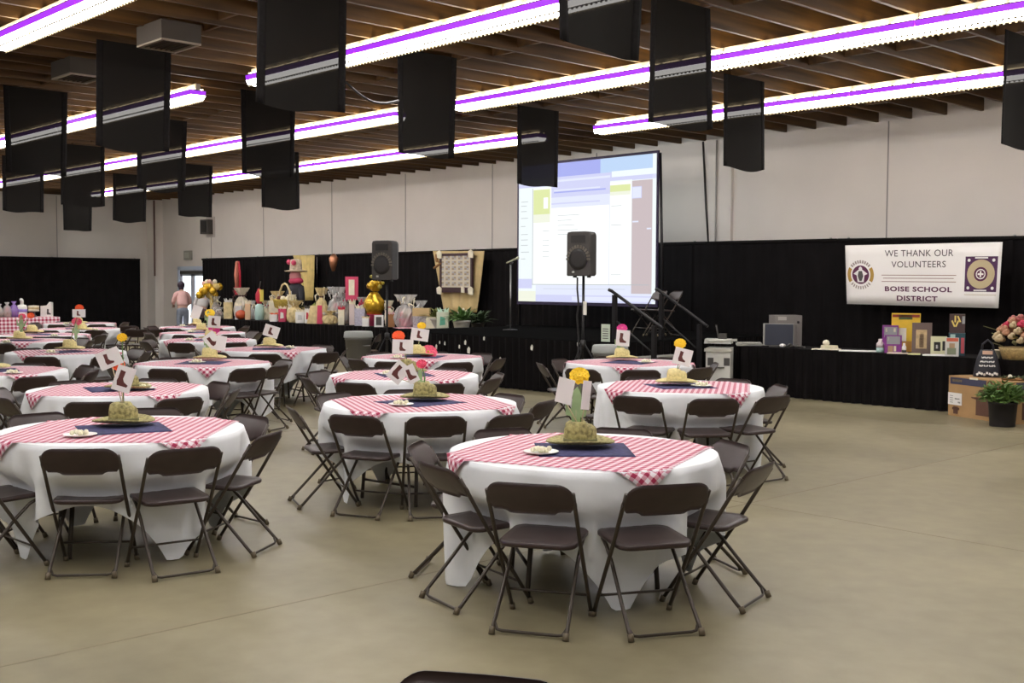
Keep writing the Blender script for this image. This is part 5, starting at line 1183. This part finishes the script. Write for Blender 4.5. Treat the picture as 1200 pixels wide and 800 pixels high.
# wreath
o_=onbox(.80,.35); r=thing('leaf_wreath','small dark green leaf wreath lying on the cardboard box','wreath',o_); b=MB(); rr=random.Random(5)
for i in range(46):
    a=rr.random()*6.28; c=Vector((.13*math.cos(a),.10*math.sin(a),.02)); t=Vector((rr.uniform(-1,1),rr.uniform(-1,1),rr.uniform(0,.8)))*.05; s=Vector((-t.y,t.x,0))*.4; b.add([c-t*.2,c+t*.5+s,c+t,c+t*.5-s],[(0,1,2,3)])
b.build('leaves',Mm('wreath_green',(.06,.075,.03),.7),r,solid=.004); MB().tube([(.13*math.cos(i*.5),.1*math.sin(i*.5),.015) for i in range(13)],.014,6).build('ring',BASKET,r,True); MB().ball((0,-.09,.05),.03,8).build('white_bloom',CREAM,r,True)
# cup, flower basket on the second table
Y=15.0; x=dp_(1167.5,Y=Y); R=dsz(1162,1173,Y)/2; h=dh(1167,409.5,Y); o=MB().lathe([(R*.75,0),(R*.78,.004),(R*.98,h*.9),(R*1.06,h*.9),(R*1.06,h),(R*.92,h),(R*.75,.02),(.001,.02)],18).build('white_cup',CREAM,None,True); o.location=(x,Y,GT); tag(o,'small white cup beside the flower basket','cup')
x=dp_(1195,Y=Y); r=thing('flower_basket','low tan basket full of pink, red and cream flowers at right edge','flower basket',(x,Y,GT)); R=.26
MB().lathe([(R*.8,0),(R*.95,.12),(R,.16),(R*.9,.16),(.001,.13)],20).build('basket',Mm('light_wicker',(.45,.33,.14),.8,var=.3,scale=40),r,True)
fl=[Mm('bloom_peach',(.45,.23,.14),.7),Mm('bloom_cream',(.52,.40,.24),.7),Mm('bloom_red',(.50,.03,.08),.7),Mm('bloom_rose',(.42,.13,.12),.7)]
b=MB(); rr=random.Random(9)
for i in range(46):
    a=i*2.4; q=math.sqrt(i/46); b.mat(rr.choice([0,0,1,1,1,0,2,3])); c=Vector((.34*q*math.cos(a),.30*q*math.sin(a),.22+.30*(1-q*q)+.03*rr.random()))
    s=.05+.02*rr.random(); b.ball(c,s,8,1,1,.7); b.ball(c+Vector((.02,-.02,.025)),s*.6,6)
b.build('blossoms',fl,r,True)
b=MB()
for i in range(26):
    a=i*.7; c=Vector((.36*math.cos(a),.32*math.sin(a),.2+.1*(i%3))); t=Vector((math.cos(a),math.sin(a),.3))*.1; s=Vector((-t.y,t.x,0))*.3; b.add([c-t,c+s,c+t,c-s],[(0,1,2,3)])
b.build('leaves',Mm('muted_leaf',(.16,.15,.05),.7),r,solid=.003)
# potted plant and orange carton at the right edge
q=az(1174.5,499,0)
r=plant(1174,q.y,0,'bushy green plant in black plastic pot before the cardboard box',lambda R,h:[(R*.85,0),(R*.87,.01),(R*.99,h*.92),(R*1.04,h*.92),(R*1.04,h),(R*.95,h),(R*.9,h*.9),(.001,h*.88)],Mm('pot_black',(.012,.01,.013),.5),.17,.30,0,520,.26,.75,(RED,2),bush=True,seed=8,lm=Mm('bush_green',(.09,.17,.035),.6,var=.4,scale=12))
r.location=(q.x,q.y,0)
q=az(1207,492,0); r=thing('orange_carton','small orange and yellow carton on the floor at right edge','box',(q.x,q.y+.15,0),.7); MB().box((0,0,.17),(.3,.2,.34)).build('carton',Mm('carton_orange',(.55,.16,.02),.6),r); MB().box((0,-.103,.22),(.2,.006,.12)).build('print',Mm('carton_yellow',(.75,.5,.05),.6),r)

# ================================================================== WORLD AND VIEW
w=bpy.data.worlds.new('world'); S.world=w; w.use_nodes=True
bg=w.node_tree.nodes['Background']; bg.inputs[0].default_value=(1,.97,.92,1); bg.inputs[1].default_value=.12
vs=S.view_settings; vs.view_transform='Standard'; vs.look='None'; vs.gamma=1; vs.use_curve_mapping=False; vs.exposure=0.58
S.display_settings.display_device='sRGB'
